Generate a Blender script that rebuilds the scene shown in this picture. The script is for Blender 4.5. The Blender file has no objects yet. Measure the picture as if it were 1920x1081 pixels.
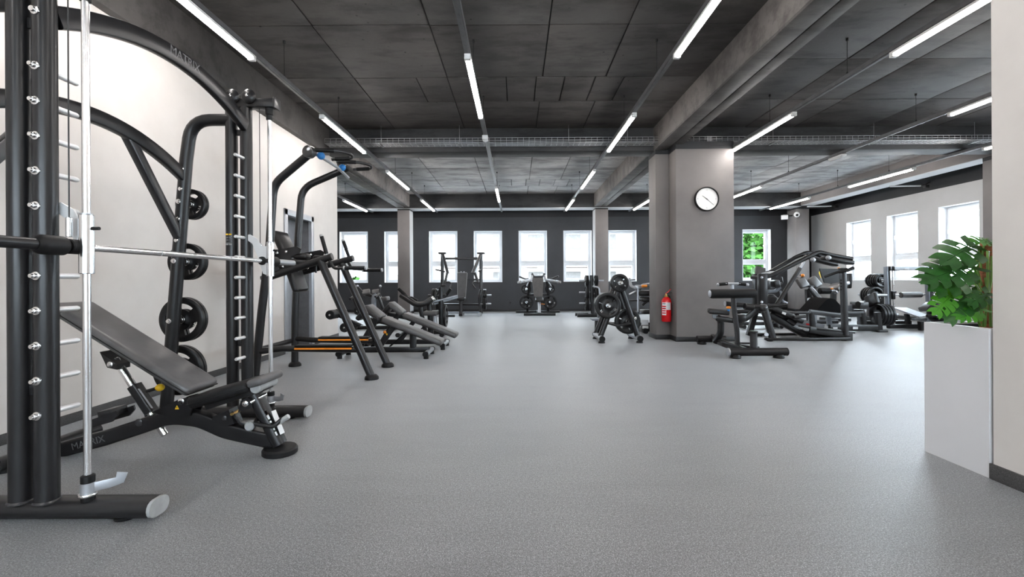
import bpy, bmesh, math, random
from mathutils import Vector as V, Matrix
random.seed(7)
PI = math.pi
C = bpy.context.scene.collection
S = bpy.context.scene

# ------------------------------------------------------------------ camera
F, CX, CY, TH, H = 862.0, 968.0, 524.0, 0.0057, 1.1      # focal length in pixels (1920 wide), principal point, roll, eye height
cd = bpy.data.cameras.new('camera')
cam = bpy.data.objects.new('camera', cd); C.objects.link(cam)
cd.sensor_width = 36; cd.lens = F / 1920 * 36
cd.shift_x = -(CX - 960) / 1920; cd.shift_y = (CY - 540.5) / 1920
cd.clip_start = .05; cd.clip_end = 300
cam.matrix_world = Matrix.Translation((0, 0, H)) @ Matrix.Rotation(PI/2, 4, 'X') @ Matrix.Rotation(-TH, 4, 'Z')
S.camera = cam

# ------------------------------------------------------------------ sky, exposure
w = bpy.data.worlds.new('sky'); S.world = w; w.use_nodes = True
bg = w.node_tree.nodes['Background']
bg.inputs[0].default_value = (.76, .89, 1, 1); bg.inputs[1].default_value = 24
S.view_settings.view_transform = 'Standard'; S.view_settings.look = 'None'
S.view_settings.gamma = 1; S.view_settings.use_curve_mapping = False
S.view_settings.exposure = 0.45
LED = 55.0
for _o in (S.cycles,):
    _o.max_bounces = 8; _o.diffuse_bounces = 5; _o.transparent_max_bounces = 12
    _o.caustics_reflective = False; _o.caustics_refractive = False; _o.sample_clamp_indirect = 6

def p(u, v, Y):                     # the point seen at a spot of the photograph, at depth Y
    dx, dy = u - CX, v - CY
    a, b = dx - TH*dy, dy + TH*dx
    return V((a*Y/F, Y, H - b*Y/F))
def q(u, v, X):                     # the same, on the plane x = X
    dx, dy = u - CX, v - CY
    return p(u, v, F*X/(dx - TH*dy))

# ------------------------------------------------------------------ materials
class NT:
    def __init__(s, name):
        m = s.m = bpy.data.materials.new(name); m.use_nodes = True
        s.t = m.node_tree; s.b = s.t.nodes['Principled BSDF']; s.out = s.t.nodes['Material Output']
    def n(s, typ, **k):
        nd = s.t.nodes.new(typ)
        for a, v in k.items():
            if a.startswith('i_'): nd.inputs[a[2:]].default_value = v
            else: setattr(nd, a, v)
        return nd
    def l(s, a, b): s.t.links.new(a, b)
    def noise(s, scale, detail=3, rough=.55, vec=None, dist=0):
        nd = s.n('ShaderNodeTexNoise'); nd.inputs['Scale'].default_value = scale
        nd.inputs['Detail'].default_value = detail; nd.inputs['Roughness'].default_value = rough
        nd.inputs['Distortion'].default_value = dist
        s.l(vec or s.co(), nd.inputs['Vector']); return nd.outputs['Fac']
    def co(s):
        if not hasattr(s, '_co'): s._co = s.n('ShaderNodeTexCoord').outputs['Object']
        return s._co
    def stretch(s, sc):
        mp = s.n('ShaderNodeMapping'); mp.inputs['Scale'].default_value = sc; s.l(s.co(), mp.inputs['Vector']); return mp.outputs[0]
    def ramp(s, fac, stops):
        r = s.n('ShaderNodeValToRGB'); e = r.color_ramp.elements
        while len(e) < len(stops): e.new(.5)
        for el, (pos, c) in zip(e, stops): el.position = pos; el.color = (*c, 1) if len(c) == 3 else c
        s.l(fac, r.inputs['Fac']); return r.outputs['Color']
    def mix(s, fac, a, b, mode='MIX'):
        m = s.n('ShaderNodeMix', data_type='RGBA', blend_type=mode)
        for sock, val in ((m.inputs[0], fac), (m.inputs[6], a), (m.inputs[7], b)):
            if isinstance(val, (int, float)): sock.default_value = val
            elif isinstance(val, tuple): sock.default_value = (*val, 1)
            else: s.l(val, sock)
        return m.outputs[2]
    def bump(s, h, strength=.2, dist=.002):
        b = s.n('ShaderNodeBump'); b.inputs['Strength'].default_value = strength; b.inputs['Distance'].default_value = dist
        s.l(h, b.inputs['Height']); s.l(b.outputs[0], s.b.inputs['Normal'])
    def col(s, c): s.l(c, s.b.inputs['Base Color'])
    def set(s, rough=None, metal=None, spec=None):
        if rough is not None: s.b.inputs['Roughness'].default_value = rough
        if metal is not None: s.b.inputs['Metallic'].default_value = metal
        if spec is not None: s.b.inputs['Specular IOR Level'].default_value = spec

def simple(name, c, rough=.5, metal=0, var=.15, scale=12, bump=0, bscale=200, spec=.5):
    t = NT(name); n = t.noise(scale, 4)
    t.col(t.ramp(n, [(.3, tuple(x*(1-var) for x in c)), (.7, tuple(min(1, x*(1+var)) for x in c))]))
    t.set(rough, metal, spec)
    if bump: t.bump(t.noise(bscale, 2), bump, .001)
    return t.m
M = {}
M['black'] = simple('black_powder_coat', (.0105, .0105, .0115), .3, bump=.05, bscale=600, spec=.36)
M['graphite'] = simple('graphite_metal', (.02, .02, .0215), .28, bump=.05, bscale=500)
M['matte'] = simple('black_rubber', (.0065, .0065, .007), .5, bump=.1, bscale=300, spec=.22)
M['vinyl'] = simple('black_vinyl', (.013, .0125, .013), .36, bump=.12, bscale=500, spec=.36)
M['vinylgrey'] = simple('grey_vinyl', (.072, .07, .071), .38, bump=.12, bscale=500)
M['plate'] = simple('plate_rubber', (.006, .006, .0065), .36, bump=.08, bscale=250, spec=.32)
M['chrome'] = simple('chrome', (.9, .91, .92), .2, 1, .02); M['zinc'] = simple('bright_zinc_plate', (.74, .75, .76), .38, .55, .03); M['palegrey'] = simple('pale_conduit_and_daylit_grey', (.46, .465, .47), .6, var=.05, scale=2)  # pale grey for conduits; on soffits and column sides it stands for window light
M['silver'] = simple('silver_paint', (.42, .44, .47), .35, .6, .06)
M['cap'] = simple('grey_plastic_cap', (.33, .34, .34), .45)
M['steelblue'] = simple('pale_steel', (.19, .21, .24), .35, .3, .08)
M['orange'] = simple('orange_plastic', (.85, .27, .02), .4)
M['yellow'] = simple('yellow_plastic', (.95, .55, .02), .4)
M['blue'] = simple('blue_plastic', (.02, .2, .55), .4)
M['red'] = simple('red_enamel', (.62, .008, .012), .22, 0, .05)
M['brass'] = simple('brass', (.75, .5, .18), .3, 1)
M['white'] = simple('white_print', (.8, .8, .78), .5, 0, .03)
M['greyprint'] = simple('grey_print', (.11, .11, .115), .4, 0, .03)
M['paper'] = simple('paper_sticker', (.7, .71, .72), .5, 0, .05)
M['pvc'] = simple('white_window_frame', (.82, .84, .86), .35, 0, .02)
M['steeltray'] = simple('galvanised_wire', (.38, .38, .38), .4, .8)
M['darksteel'] = simple('dark_grey_trunking', (.16, .16, .165), .4, .5)
M['whitebox'] = simple('white_housing', (.8, .8, .8), .4, 0, .02)
M['cable'] = simple('cable_jacket', (.01, .01, .01), .5)

def beige():
    t = NT('beige_plaster'); n = t.noise(2.2, 5, .6); n2 = t.noise(55, 4)
    c = t.ramp(n, [(.3, (.55, .52, .492)), (.7, (.61, .58, .55))])
    t.col(c); t.set(.7, spec=.3); t.bump(n2, .12, .002); return t.m
M['beige'] = beige()
def paint(name, c, rough=.6, v=.14):
    t = NT(name); n = t.noise(1.3, 5, .6); n2 = t.noise(70, 3)
    t.col(t.ramp(n, [(.3, tuple(x*(1-v) for x in c)), (.7, tuple(x*(1+v) for x in c))])); t.set(rough, spec=.35); t.bump(n2, .12, .002); return t.m
M['wallgrey'] = paint('dark_grey_wall_paint', (.048, .051, .056))
M['walldark'] = paint('near_black_wall_paint', (.02, .021, .023))
M['pillar'] = paint('warm_grey_pillar_paint', (.165, .152, .146))
M['wallpale'] = paint('pale_grey_wall_paint', (.50, .50, .495), v=.05)
M['skirt'] = simple('black_skirting', (.008, .008, .009), .45)
M['carpetskirt'] = simple('speckled_skirting', (.05, .05, .05), .8, var=.6, scale=220)

def concrete(name, dark, light, pits=True, rough=.62):
    t = NT(name)
    big = t.noise(.9, 6, .62, dist=.4); mid = t.noise(1, 5, .65, t.stretch((1.4, 4, 4)))
    c = t.ramp(big, [(.28, dark), (.72, light)])
    streak = t.ramp(mid, [(.38, (.36, .36, .36)), (.54, (1.05, 1.05, 1.05))])
    c = t.mix(.68, c, streak, 'MULTIPLY')
    if pits:
        v = t.n('ShaderNodeTexVoronoi'); v.inputs['Scale'].default_value = 8; t.l(t.co(), v.inputs['Vector'])
        pit = t.ramp(v.outputs['Distance'], [(.07, (.2, .2, .2)), (.13, (1, 1, 1))])
        gate = t.ramp(t.noise(1.7, 2), [(.42, (0, 0, 0)), (.5, (1, 1, 1))])
        c = t.mix(1.0, c, t.mix(gate, pit, (1, 1, 1)), 'MULTIPLY')
    oi = t.n('ShaderNodeObjectInfo')
    c = t.mix(1.0, c, t.ramp(oi.outputs['Random'], [(0, (.84, .84, .84)), (1, (1.0, 1.0, 1.0))]), 'MULTIPLY')
    t.col(c); t.set(rough, spec=.35); t.bump(t.noise(24, 6, .65), .35, .006); return t.m
M['conc'] = concrete('painted_concrete_ceiling', (.058, .054, .052), (.112, .104, .1))
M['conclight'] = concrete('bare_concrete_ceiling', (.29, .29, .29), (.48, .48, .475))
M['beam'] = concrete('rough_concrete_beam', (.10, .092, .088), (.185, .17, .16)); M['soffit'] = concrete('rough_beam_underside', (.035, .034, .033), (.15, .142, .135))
M['beamdark'] = concrete('dark_painted_beam', (.033, .033, .034), (.05, .05, .051), False)
M['beamgrey'] = concrete('grey_painted_beam', (.058, .054, .052), (.085, .08, .077), False)
M['deepblack'] = simple('dull_black_rubber', (.007, .007, .0075), .9, spec=.08)
M['joint'] = simple('dark_joint', (.018, .018, .018), .8)

def floor_mat():
    t = NT('speckled_grey_carpet')
    f1 = t.noise(190, 3, .75); f2 = t.noise(70, 3, .7); big = t.noise(.7, 5, .6); st = t.noise(1.0, 4, .6, t.stretch((1.2, 5, 1)))
    base = t.ramp(f1, [(.34, (.016, .0162, .017)), (.5, (.104, .105, .108)), (.66, (.37, .373, .382))])
    fl = t.ramp(f2, [(.36, (.62, .62, .62)), (.64, (1.22, 1.22, 1.22))])
    c = t.mix(1.0, base, fl, 'MULTIPLY')
    c = t.mix(1.0, c, t.ramp(big, [(.3, (.86, .86, .87)), (.7, (1.1, 1.1, 1.1))]), 'MULTIPLY')
    c = t.mix(.5, c, t.ramp(st, [(.3, (.7, .7, .7)), (.55, (1, 1, 1))]), 'MULTIPLY')
    t.col(c); t.set(.38, spec=.75); t.bump(f1, .4, .003)
    t.b.inputs['Sheen Weight'].default_value = .3; t.b.inputs['Sheen Roughness'].default_value = .4
    return t.m
M['floor'] = floor_mat()
def emit(name, c, s):
    t = NT(name); e = t.n('ShaderNodeEmission'); e.inputs[0].default_value = (*c, 1); e.inputs[1].default_value = s
    t.l(e.outputs[0], t.out.inputs[0]); return t.m
M['led'] = emit('led_diffuser', (1, .945, .91), LED)
def glass():
    t = NT('window_glass'); tr = t.n('ShaderNodeBsdfTransparent'); gl = t.n('ShaderNodeBsdfGlossy'); gl.inputs['Roughness'].default_value = .02
    mx = t.n('ShaderNodeMixShader'); mx.inputs[0].default_value = .006
    t.l(tr.outputs[0], mx.inputs[1]); t.l(gl.outputs[0], mx.inputs[2]); t.l(mx.outputs[0], t.out.inputs[0]); return t.m
M['glass'] = glass()

# ------------------------------------------------------------------ mesh building
ORG = {}
def fillet(pts, r, n=6):
    if r <= 0 or len(pts) < 3: return pts
    out = [pts[0]]
    for a, b, c in zip(pts, pts[1:], pts[2:]):
        u, w_ = (a-b), (c-b); lu, lw = u.length, w_.length; u = u/lu; w_ = w_/lw
        ang = u.angle(w_)
        if ang > PI - .03: out.append(b); continue
        d = min(r/math.tan(ang/2), .48*lu, .48*lw)
        s, e = b + u*d, b + w_*d
        for i in range(n+1):
            k = i/n; out.append(s*(1-k)**2 + b*2*k*(1-k) + e*k*k)
    out.append(pts[-1]); return out
def sect_circle(r, n): return [(r*math.cos(2*PI*i/n), r*math.sin(2*PI*i/n)) for i in range(n)]
def sect_rect(w_, h, rr=None, n=2):
    rr = min(w_, h)*.2 if rr is None else min(rr, w_*.499, h*.499); out = []
    for sx, sy, a0 in ((1, 1, 0), (-1, 1, PI/2), (-1, -1, PI), (1, -1, 1.5*PI)):
        for i in range(n+1):
            a = a0 + PI/2*i/n
            out.append((sx*(w_/2-rr) + rr*math.cos(a), sy*(h/2-rr) + rr*math.sin(a)))
    return out
class MB:
    def __init__(s): s.v = []; s.f = []
    def add(s, vs, fs):
        o = len(s.v); s.v += [V(x) for x in vs]; s.f += [[i+o for i in f] for f in fs]; return s
    def sweep(s, pts, sec, up=None, caps=True, taper=None):
        pts = [V(x) for x in pts]; n = len(sec); vs = []; fs = []
        prev = None
        for i, pt in enumerate(pts):
            a = pts[max(i-1, 0)]; b = pts[min(i+1, len(pts)-1)]
            if 0 < i < len(pts)-1: t = ((pt-a).normalized() + (b-pt).normalized()).normalized()
            else: t = (b-a).normalized()
            if up is not None: x = t.cross(V(up))
            elif prev is None: x = t.cross(V((0, 0, 1)) if abs(t.z) < .9 else V((0, 1, 0)))
            else: x = prev - t*prev.dot(t)
            x.normalize(); y = x.cross(t).normalized(); prev = x
            k = taper[i] if taper else 1
            vs += [pt + x*(sx*k) + y*(sy*k) for sx, sy in sec]
        for i in range(len(pts)-1):
            for j in range(n):
                k = (j+1) % n
                fs.append([i*n+j, i*n+k, (i+1)*n+k, (i+1)*n+j])
        if caps: fs.append(list(range(n))[::-1]); fs.append([(len(pts)-1)*n+j for j in range(n)])
        return s.add(vs, fs)
    def tube(s, pts, r, fil=0, n=14, up=None, taper=None):
        pts = fillet([V(x) for x in pts], fil)
        if isinstance(r, tuple):
            sec = sect_rect(r[0], r[1], r[2] if len(r) > 2 else None, 4 if len(r) > 2 else 2)
            if up is None: up = (0, 0, 1) if abs((pts[-1]-pts[0]).normalized().z) < .9 else (0, 1, 0)
        else: sec = sect_circle(r, n)
        return s.sweep(pts, sec, up, True, taper)
    def box(s, c, size, R=None, bev=0, seg=2):
        bm = bmesh.new(); bmesh.ops.create_cube(bm, size=1)
        for v in bm.verts: v.co = V((v.co.x*size[0], v.co.y*size[1], v.co.z*size[2]))
        if bev: bmesh.ops.bevel(bm, geom=bm.edges[:], offset=min(bev, min(size)*.49), segments=seg, profile=.5, affect='EDGES')
        bm.verts.index_update(); R = R or Matrix.Identity(3)
        s.add([R @ v.co + V(c) for v in bm.verts], [[v.index for v in f.verts] for f in bm.faces]); bm.free(); return s
    def bb(s, a, b, bev=0):        # box from corner to corner
        a, b = V(a), V(b); return s.box((a+b)/2, [abs(x) for x in (b-a)], None, bev)
    def lathe(s, c, axis, prof, n=24):
        ax = V(axis).normalized(); x = ax.orthogonal().normalized(); y = ax.cross(x); vs = []; fs = []
        for r, h in prof:
            vs += [V(c) + ax*h + x*(r*math.cos(2*PI*j/n)) + y*(r*math.sin(2*PI*j/n)) for j in range(n)]
        for i in range(len(prof)-1):
            for j in range(n): k = (j+1) % n; fs.append([i*n+j, i*n+k, (i+1)*n+k, (i+1)*n+j])
        fs.append(list(range(n))[::-1]); fs.append([(len(prof)-1)*n+j for j in range(n)])
        return s.add(vs, fs)
    def cyl(s, a, b, r, r2=None, n=16, bev=0):
        a, b = V(a), V(b); L = (b-a).length; r2 = r if r2 is None else r2
        pr = [(r-bev, 0), (r, bev), (r2, L-bev), (r2-bev, L)] if bev else [(r, 0), (r2, L)]
        return s.lathe(a, b-a, pr, n)
    def ball(s, c, r, n=16, sc=(1, 1, 1)):
        vs = []; fs = []; m = n//2
        for i in range(1, m):
            a = PI*i/m
            vs += [V((c[0]+sc[0]*r*math.sin(a)*math.cos(2*PI*j/n), c[1]+sc[1]*r*math.sin(a)*math.sin(2*PI*j/n), c[2]+sc[2]*r*math.cos(a))) for j in range(n)]
        for i in range(m-2):
            for j in range(n): k = (j+1) % n; fs.append([i*n+j, (i+1)*n+j, (i+1)*n+k, i*n+k])
        fs.append(list(range(n))); fs.append([(m-2)*n+j for j in range(n)][::-1])
        return s.add(vs, fs)
    def prism(s, poly, d):          # polygon of 3-D points pushed along d
        n = len(poly); d = V(d); vs = [V(x) for x in poly] + [V(x)+d for x in poly]
        fs = [list(range(n))[::-1], [n+i for i in range(n)]] + [[i, (i+1) % n, n+(i+1) % n, n+i] for i in range(n)]
        return s.add(vs, fs)
    def obj(s, name, mat, parent=None, origin=None, sharp=38):
        o0 = ORG[parent.name] if parent else V(origin or (0, 0, 0))
        me = bpy.data.meshes.new(name); me.from_pydata([x-o0 for x in s.v], [], s.f); me.update()
        bm = bmesh.new(); bm.from_mesh(me); bmesh.ops.recalc_face_normals(bm, faces=bm.faces[:]); bm.to_mesh(me); bm.free()
        me.materials.append(M[mat] if isinstance(mat, str) else mat)
        for f in me.polygons: f.use_smooth = True
        me.set_sharp_from_angle(angle=math.radians(sharp))
        o = bpy.data.objects.new(name, me); C.objects.link(o)
        if parent: o.parent = parent
        else: o.location = o0
        ORG[o.name] = o0; return o

def tag(o, label, cat, group=None):
    o['label'] = label; o['category'] = cat
    if group: o['group'] = group
    return o
def thing(name, label, cat, loc=(0, 0, 0), group=None):
    o = bpy.data.objects.new(name, None); C.objects.link(o); o.location = loc; o.empty_display_size = .1
    ORG[o.name] = V(loc); return tag(o, label, cat, group)
def struct(o): o['kind'] = 'structure'; return o
# one-shape parts
def tb(t, name, mat, pts, r, fil=0, **k): return MB().tube(pts, r, fil, **k).obj(name, mat, t)
def bx(t, name, mat, c, size, R=None, bev=.004): return MB().box(c, size, R, bev).obj(name, mat, t)
def cy(t, name, mat, a, b, r, r2=None, bev=.003, n=20): return MB().cyl(a, b, r, r2, n, bev).obj(name, mat, t)
def frame3(x, y):
    x = V(x).normalized(); n = x.cross(V(y)).normalized()
    if n.z < 0: n = -n
    y = n.cross(x); return Matrix((x, y, n)).transposed()
def padbox(m, p0, p1, wdir, w_, th, bev=.02):
    R = frame3(V(p1)-V(p0), wdir); c = (V(p0)+V(p1))/2 - R.col[2]*th/2
    m.box(c, ((V(p1)-V(p0)).length, w_, th), R, bev, 3); return m
def pad(t, name, mat, p0, p1, wdir, w_, th, bev=.02): return padbox(MB(), p0, p1, wdir, w_, th, bev).obj(name, mat, t)
def text(s, size, mat, parent, at, xd, yd, name='lettering', depth=.0006, align='CENTER'):
    cu = bpy.data.curves.new(name, 'FONT'); cu.body = s; cu.size = size; cu.align_x = align; cu.align_y = 'CENTER'; cu.extrude = depth; cu.resolution_u = 3
    ob = bpy.data.objects.new(name, cu); C.objects.link(ob)
    me = bpy.data.meshes.new_from_object(ob); bpy.data.objects.remove(ob)
    x = V(xd).normalized(); y = V(yd); y = (y - x*y.dot(x)).normalized(); z = x.cross(y)
    R = Matrix((x, y, z)).transposed(); o0 = ORG[parent.name]
    for v in me.vertices: v.co = R @ v.co + V(at) - o0
    me.materials.clear(); me.materials.append(M[mat]); me.name = name
    o = bpy.data.objects.new(name, me); C.objects.link(o); o.parent = parent; ORG[o.name] = o0
    return o
def copy_tree(o, parent=None):
    c = o.copy(); C.objects.link(c); ORG[c.name] = ORG[o.name]
    if parent: c.parent = parent
    for ch in list(o.children): copy_tree(ch, c)
    return c
# ------------------------------------------------------------------ the setting
XL, XR, YB, ZC = -3.49, 10.26, 15.99, 3.86       # left wall, right wall, back wall, ceiling
ZB = 3.44                                         # underside of beams
XN, YN = 2.59, 2.50                               # near white wall on the right: face and end
ZP = 3.27                                         # paint line
SILL, HEAD, WW = 1.017, 2.80, .987
REAR_FILL = []

fl = struct(MB().bb((-8.2, -4.2, -.15), (10.7, 16.3, 0)).obj('floor', 'floor'))

# left wall: a solid mass with a door recess
D0, D1, DZ = 6.97, 7.83, 2.13
m = MB()
m.bb((-8, -4, 0), (XL, D0, ZB)); m.bb((-8, D1, 0), (XL, 8.98, ZB)); m.bb((-8, D0, DZ), (XL, D1, ZB)); m.bb((-8, D0, 0), (XL-.26, D1, DZ))
wl = struct(m.obj('wall_left', 'beige'))
def baseboard(name, boxes, mat):
    m = MB()
    for a, b in boxes: m.bb(a, b, .003)
    return struct(m.obj(name, mat))
baseboard('baseboard_left', [((XL, -4, 0), (XL+.014, D0-.07, .075)), ((XL, D1+.07, 0), (XL+.014, 8.98, .075)), ((XL-.4, 8.98, 0), (XL+.014, 8.994, .075))], 'carpetskirt')
d = struct(MB().bb((XL-.258, D0+.002, 0), (XL-.215, D1-.002, DZ-.002), .003).obj('door_1', 'silver'))
m = MB()
for y0, y1 in ((D0-.065, D0+.025), (D1-.025, D1+.065)): m.bb((XL-.21, y0 if y0 > D0 else D0, 0), (XL, y1 if y1 < D1 else D1, DZ)); m.bb((XL-.001, y0, 0), (XL+.022, y1, DZ+.065), .004)
m.bb((XL-.001, D0-.065, DZ-.025), (XL+.022, D1+.065, DZ+.065), .004); m.bb((XL-.21, D0, DZ-.025), (XL, D1, DZ))
m.obj('door_frame', 'silver', d)
m = MB(); m.bb((XL-.208, D1-.03, 0), (XL-.03, D1-.024, DZ-.03)); m.bb((XL-.208, D0+.024, DZ-.032), (XL-.03, D1-.024, DZ-.025)); m.obj('dark_reveal', 'darksteel', d)
m = MB().cyl((XL-.215, D0+.1, 1.05), (XL-.16, D0+.1, 1.05), .011).tube([(XL-.165, D0+.1, 1.05), (XL-.165, D0+.22, 1.05)], .01)
m.obj('door_handle', 'chrome', d)

# near wall on the right
struct(MB().bb((XN, -4, 0), (4.2, YN, ZC)).obj('wall_right_near', 'beige'))
baseboard('baseboard_right', [((XN-.014, -4, 0), (XN, YN+.012, .085))], 'carpetskirt')
# wall behind the camera, far left wall of the back room
REAR_FILL = [-3.1, -1.5427, .0146, 1.5719]  # added windows behind the camera, made up to fill near surfaces with light
c0 = -8
m = MB(); m.bb((-8, -4.3, 0), (10.5, -4, SILL)); m.bb((-8, -4.3, HEAD), (10.5, -4, ZC))
for x in REAR_FILL: m.bb((c0, -4.3, SILL), (x, -4, HEAD)); c0 = x + WW
m.bb((c0, -4.3, SILL), (10.5, -4, HEAD)); struct(m.obj('wall_rear', 'beige'))
struct(MB().bb((-8, 8.98, 0), (-7.85, 16.2, ZC)).obj('wall_far_left', 'wallgrey'))

# back wall and right wall, pierced for windows
BW = [-6.142 + 1.5573*k for k in range(11)]        # left edges of the back windows
RW = [14.28 - 1.5573*k for k in range(10)]         # far edges of the right windows
def pier_boxes(m, lo, hi, edges, put):
    put(m, lo, hi, 0, SILL); put(m, lo, hi, HEAD, ZP)
    c = lo
    for e in sorted(edges): put(m, c, e, SILL, HEAD); c = e + WW
    put(m, c, hi, SILL, HEAD)
DEP = .30
m = MB(); pier_boxes(m, -8, XR+.3, BW, lambda m, a, b, z0, z1: m.bb((a, YB, z0), (b, YB+DEP, z1)))
wb = struct(m.obj('wall_back', 'wallgrey'))
MB().bb((-8, YB-.002, ZP), (XR+.3, YB+DEP, ZC)).obj('upper_band', 'walldark', wb)
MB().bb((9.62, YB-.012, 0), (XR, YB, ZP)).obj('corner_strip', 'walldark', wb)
m = MB(); pier_boxes(m, -4, YB, [y-WW for y in RW], lambda m, a, b, z0, z1: m.bb((XR, a, z0), (XR+DEP, b, z1)))
wr = struct(m.obj('wall_right', 'wallpale'))
MB().bb((XR-.002, -4, ZP-.02), (XR+DEP, YB, ZC)).obj('upper_band', 'walldark', wr)
baseboard('baseboard_back', [((-7.85, YB-.014, 0), (9.6, YB, .09))], 'skirt')
baseboard('baseboard_far_right', [((XR-.014, -4, 0), (XR, YB, .09))], 'skirt')

def window(i, along, X0, tree):
    """white two-light window in a plastered reveal. along: 'x' in the back wall, 'y' in the right wall"""
    def T(a, d_, z): return V((X0+a, YB+d_, z)) if along == 'x' else V((XR+d_, X0-a, z)) if along == 'y' else V((X0+a, -4-d_, z))
    def B(m, a0, a1, d0, d1, z0, z1, bev=.004): a, b = T(a0, d0, z0), T(a1, d1, z1); m.bb([min(x, y) for x, y in zip(a, b)], [max(x, y) for x, y in zip(a, b)], bev)
    W, Ht = WW, HEAD; FD0, FD1 = .2, .275
    m = MB()                                           # outer frame
    fw = .06
    B(m, 0, fw, FD0, FD1, SILL, HEAD); B(m, W-fw, W, FD0, FD1, SILL, HEAD)
    B(m, fw, W-fw, FD0, FD1, SILL, SILL+fw); B(m, fw, W-fw, FD0, FD1, HEAD-fw, HEAD)
    o = struct(m.obj('window_%d' % i, 'pvc'))
    zt = SILL + .655
    m = MB(); B(m, fw, W-fw, FD0-.005, FD1, zt-.04, zt+.045); m.obj('transom', 'pvc', o)
    for nm, z0, z1 in (('sash', SILL+fw, zt-.04), ('sash', zt+.045, HEAD-fw)):
        m = MB(); s = .05; a0, a1 = fw, W-fw
        B(m, a0, a0+s, FD0-.018, FD1-.01, z0, z1); B(m, a1-s, a1, FD0-.018, FD1-.01, z0, z1)
        B(m, a0+s, a1-s, FD0-.018, FD1-.01, z0, z0+s); B(m, a0+s, a1-s, FD0-.018, FD1-.01, z1-s, z1)
        so = m.obj(nm, 'pvc', o)
        m = MB(); B(m, a0+s-.008, a1-s+.008, FD0+.02, FD0+.03, z0+s-.008, z1-s+.008, 0); m.obj('pane', 'glass', so)
    m = MB(); hz = (zt+HEAD)/2; B(m, fw+.012, fw+.036, FD0-.03, FD0-.018, hz-.035, hz+.035); B(m, fw+.016, fw+.032, FD0-.055, FD0-.03, hz-.012, hz+.012); B(m, fw+.014, fw+.034, FD0-.062, FD0-.05, hz-.1, hz+.012)
    m.obj('window_handle', 'pvc', o)
    m = MB()                                           # white reveal lining and sill board
    B(m, 0, .008, 0, FD0, SILL, HEAD, 0); B(m, W-.008, W, 0, FD0, SILL, HEAD, 0); B(m, 0, W, 0, FD0, HEAD-.008, HEAD, 0)
    m.obj('reveal', 'pvc', o)
    m = MB(); B(m, 0, W, -.012, FD0, SILL, SILL+.018, .004); m.obj('sill', 'pvc', o)
for i, x in enumerate(REAR_FILL): window(22+i, 'r', x, 0)  # the added fill windows, out of view
n = 1
for x in BW: window(n, 'x', x, 0); n += 1
for y in RW: window(n, 'y', y, 0); n += 1

# ------------------------------------------------------------------ ceiling, panel by panel
ce = struct(MB().bb((-8.2, -4.2, ZC+.02), (10.7, 16.3, ZC+.25)).obj('ceiling', 'joint'))
def panel(x0, x1, y0, y1, mat):
    g = random.uniform(.004, .011); z = ZC + random.uniform(-.004, .007)
    MB().bb((x0+g, y0+g, z), (x1-g, y1-g, ZC+.03), .006).obj('ceiling_panel', mat, ce)
xs_l = [-8, -6.1, -4.8, -3.62, -2.2, -.93, .375, 1.24, 2.6]
xs_r = [2.6, 4.2, 5.09, 6.42, 7.7, 9.0, 10.26]
def rows(ys, xs, mat, planks=None):
    for j, (a, b) in enumerate(zip(ys, ys[1:])):
        X = xs
        if planks and (a, b) == planks:
            X = [-8, -6.1, -4.8, -3.62, -2.2, -1.35, -.93, -.53, -.12, .29, .68, 1.1, 1.5, 1.95, 2.6] if xs is xs_l else xs
        for x0, x1 in zip(X, X[1:]): panel(x0, x1, a, b, mat)
rows([-4, -1.4, 1.15, 2.42, 3.7, 4.99, 6.28, 7.14, 8.45], xs_l, 'conc', (6.28, 7.14))
rows([-4, -1.4, 1.9, 3.2, 4.5, 5.8, 7.12, 8.45], xs_r, 'conc')
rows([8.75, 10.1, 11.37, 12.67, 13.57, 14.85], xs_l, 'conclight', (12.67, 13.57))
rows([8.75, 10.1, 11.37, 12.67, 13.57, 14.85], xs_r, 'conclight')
rows([15.3, 16.2], [-8, -4.8, -2.2, .375, 2.6, 5.09, 7.7, 10.26], 'conc')

def beam(a, b, mat, nm='concrete_beam'):
    if mat == 'beam':                       # rough underside of formwork boards with an open seam
        o = struct(MB().bb((a[0], a[1], a[2]+.03), b, .012).obj(nm, mat)); w_ = b[0]-a[0]
        for x0, x1, z in ((0, .56, 0), (.6, 1, .008)): MB().bb((a[0]+w_*x0, a[1], a[2]+z), (a[0]+w_*x1, b[1], a[2]+.034), .01).obj('formwork_board', 'soffit', o)
        return o
    return struct(MB().bb(a, b, .012).obj(nm, mat))
beam((-3.84, -4, ZB-.05), (-3.40, 8.42, ZC+.02), 'beamgrey')
beam((-3.84, 8.79, ZB), (-3.42, 14.83, ZC+.02), 'beam')
for x0, x1, mt in ((2.52, 2.93, 'beam'),):
    beam((x0, -4, ZB), (x1, 8.42, ZC+.02), mt); beam((x0, 8.79, ZB), (x1, 14.83, ZC+.02), mt)
beam((9.17, -4, ZB), (9.6, 8.42, ZC+.02), 'beamdark'); br_ = beam((9.17, 8.79, ZB), (9.6, 14.83, ZC+.02), 'pillar'); MB().bb((9.18, 9.07, ZB-.012), (9.59, 14.79, ZB+.002)).obj('soffit_daylight_tint', 'palegrey', br_)  # pale underside board colours in the daylight from the right windows
bt = beam((-3.84, 8.4, ZB), (10.26, 8.8, ZC+.02), 'beamdark')
bb_ = beam((-7.85, 14.8, ZB-.02), (10.26, 15.4, ZC+.02), 'beamdark')
MB().bb((-7.85, 14.82, ZB-.03), (9.2, 15.38, ZB-.018)).obj('soffit_daylight_tint', 'palegrey', bb_)  # window brightness put into the colour of the back beam's underside

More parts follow.
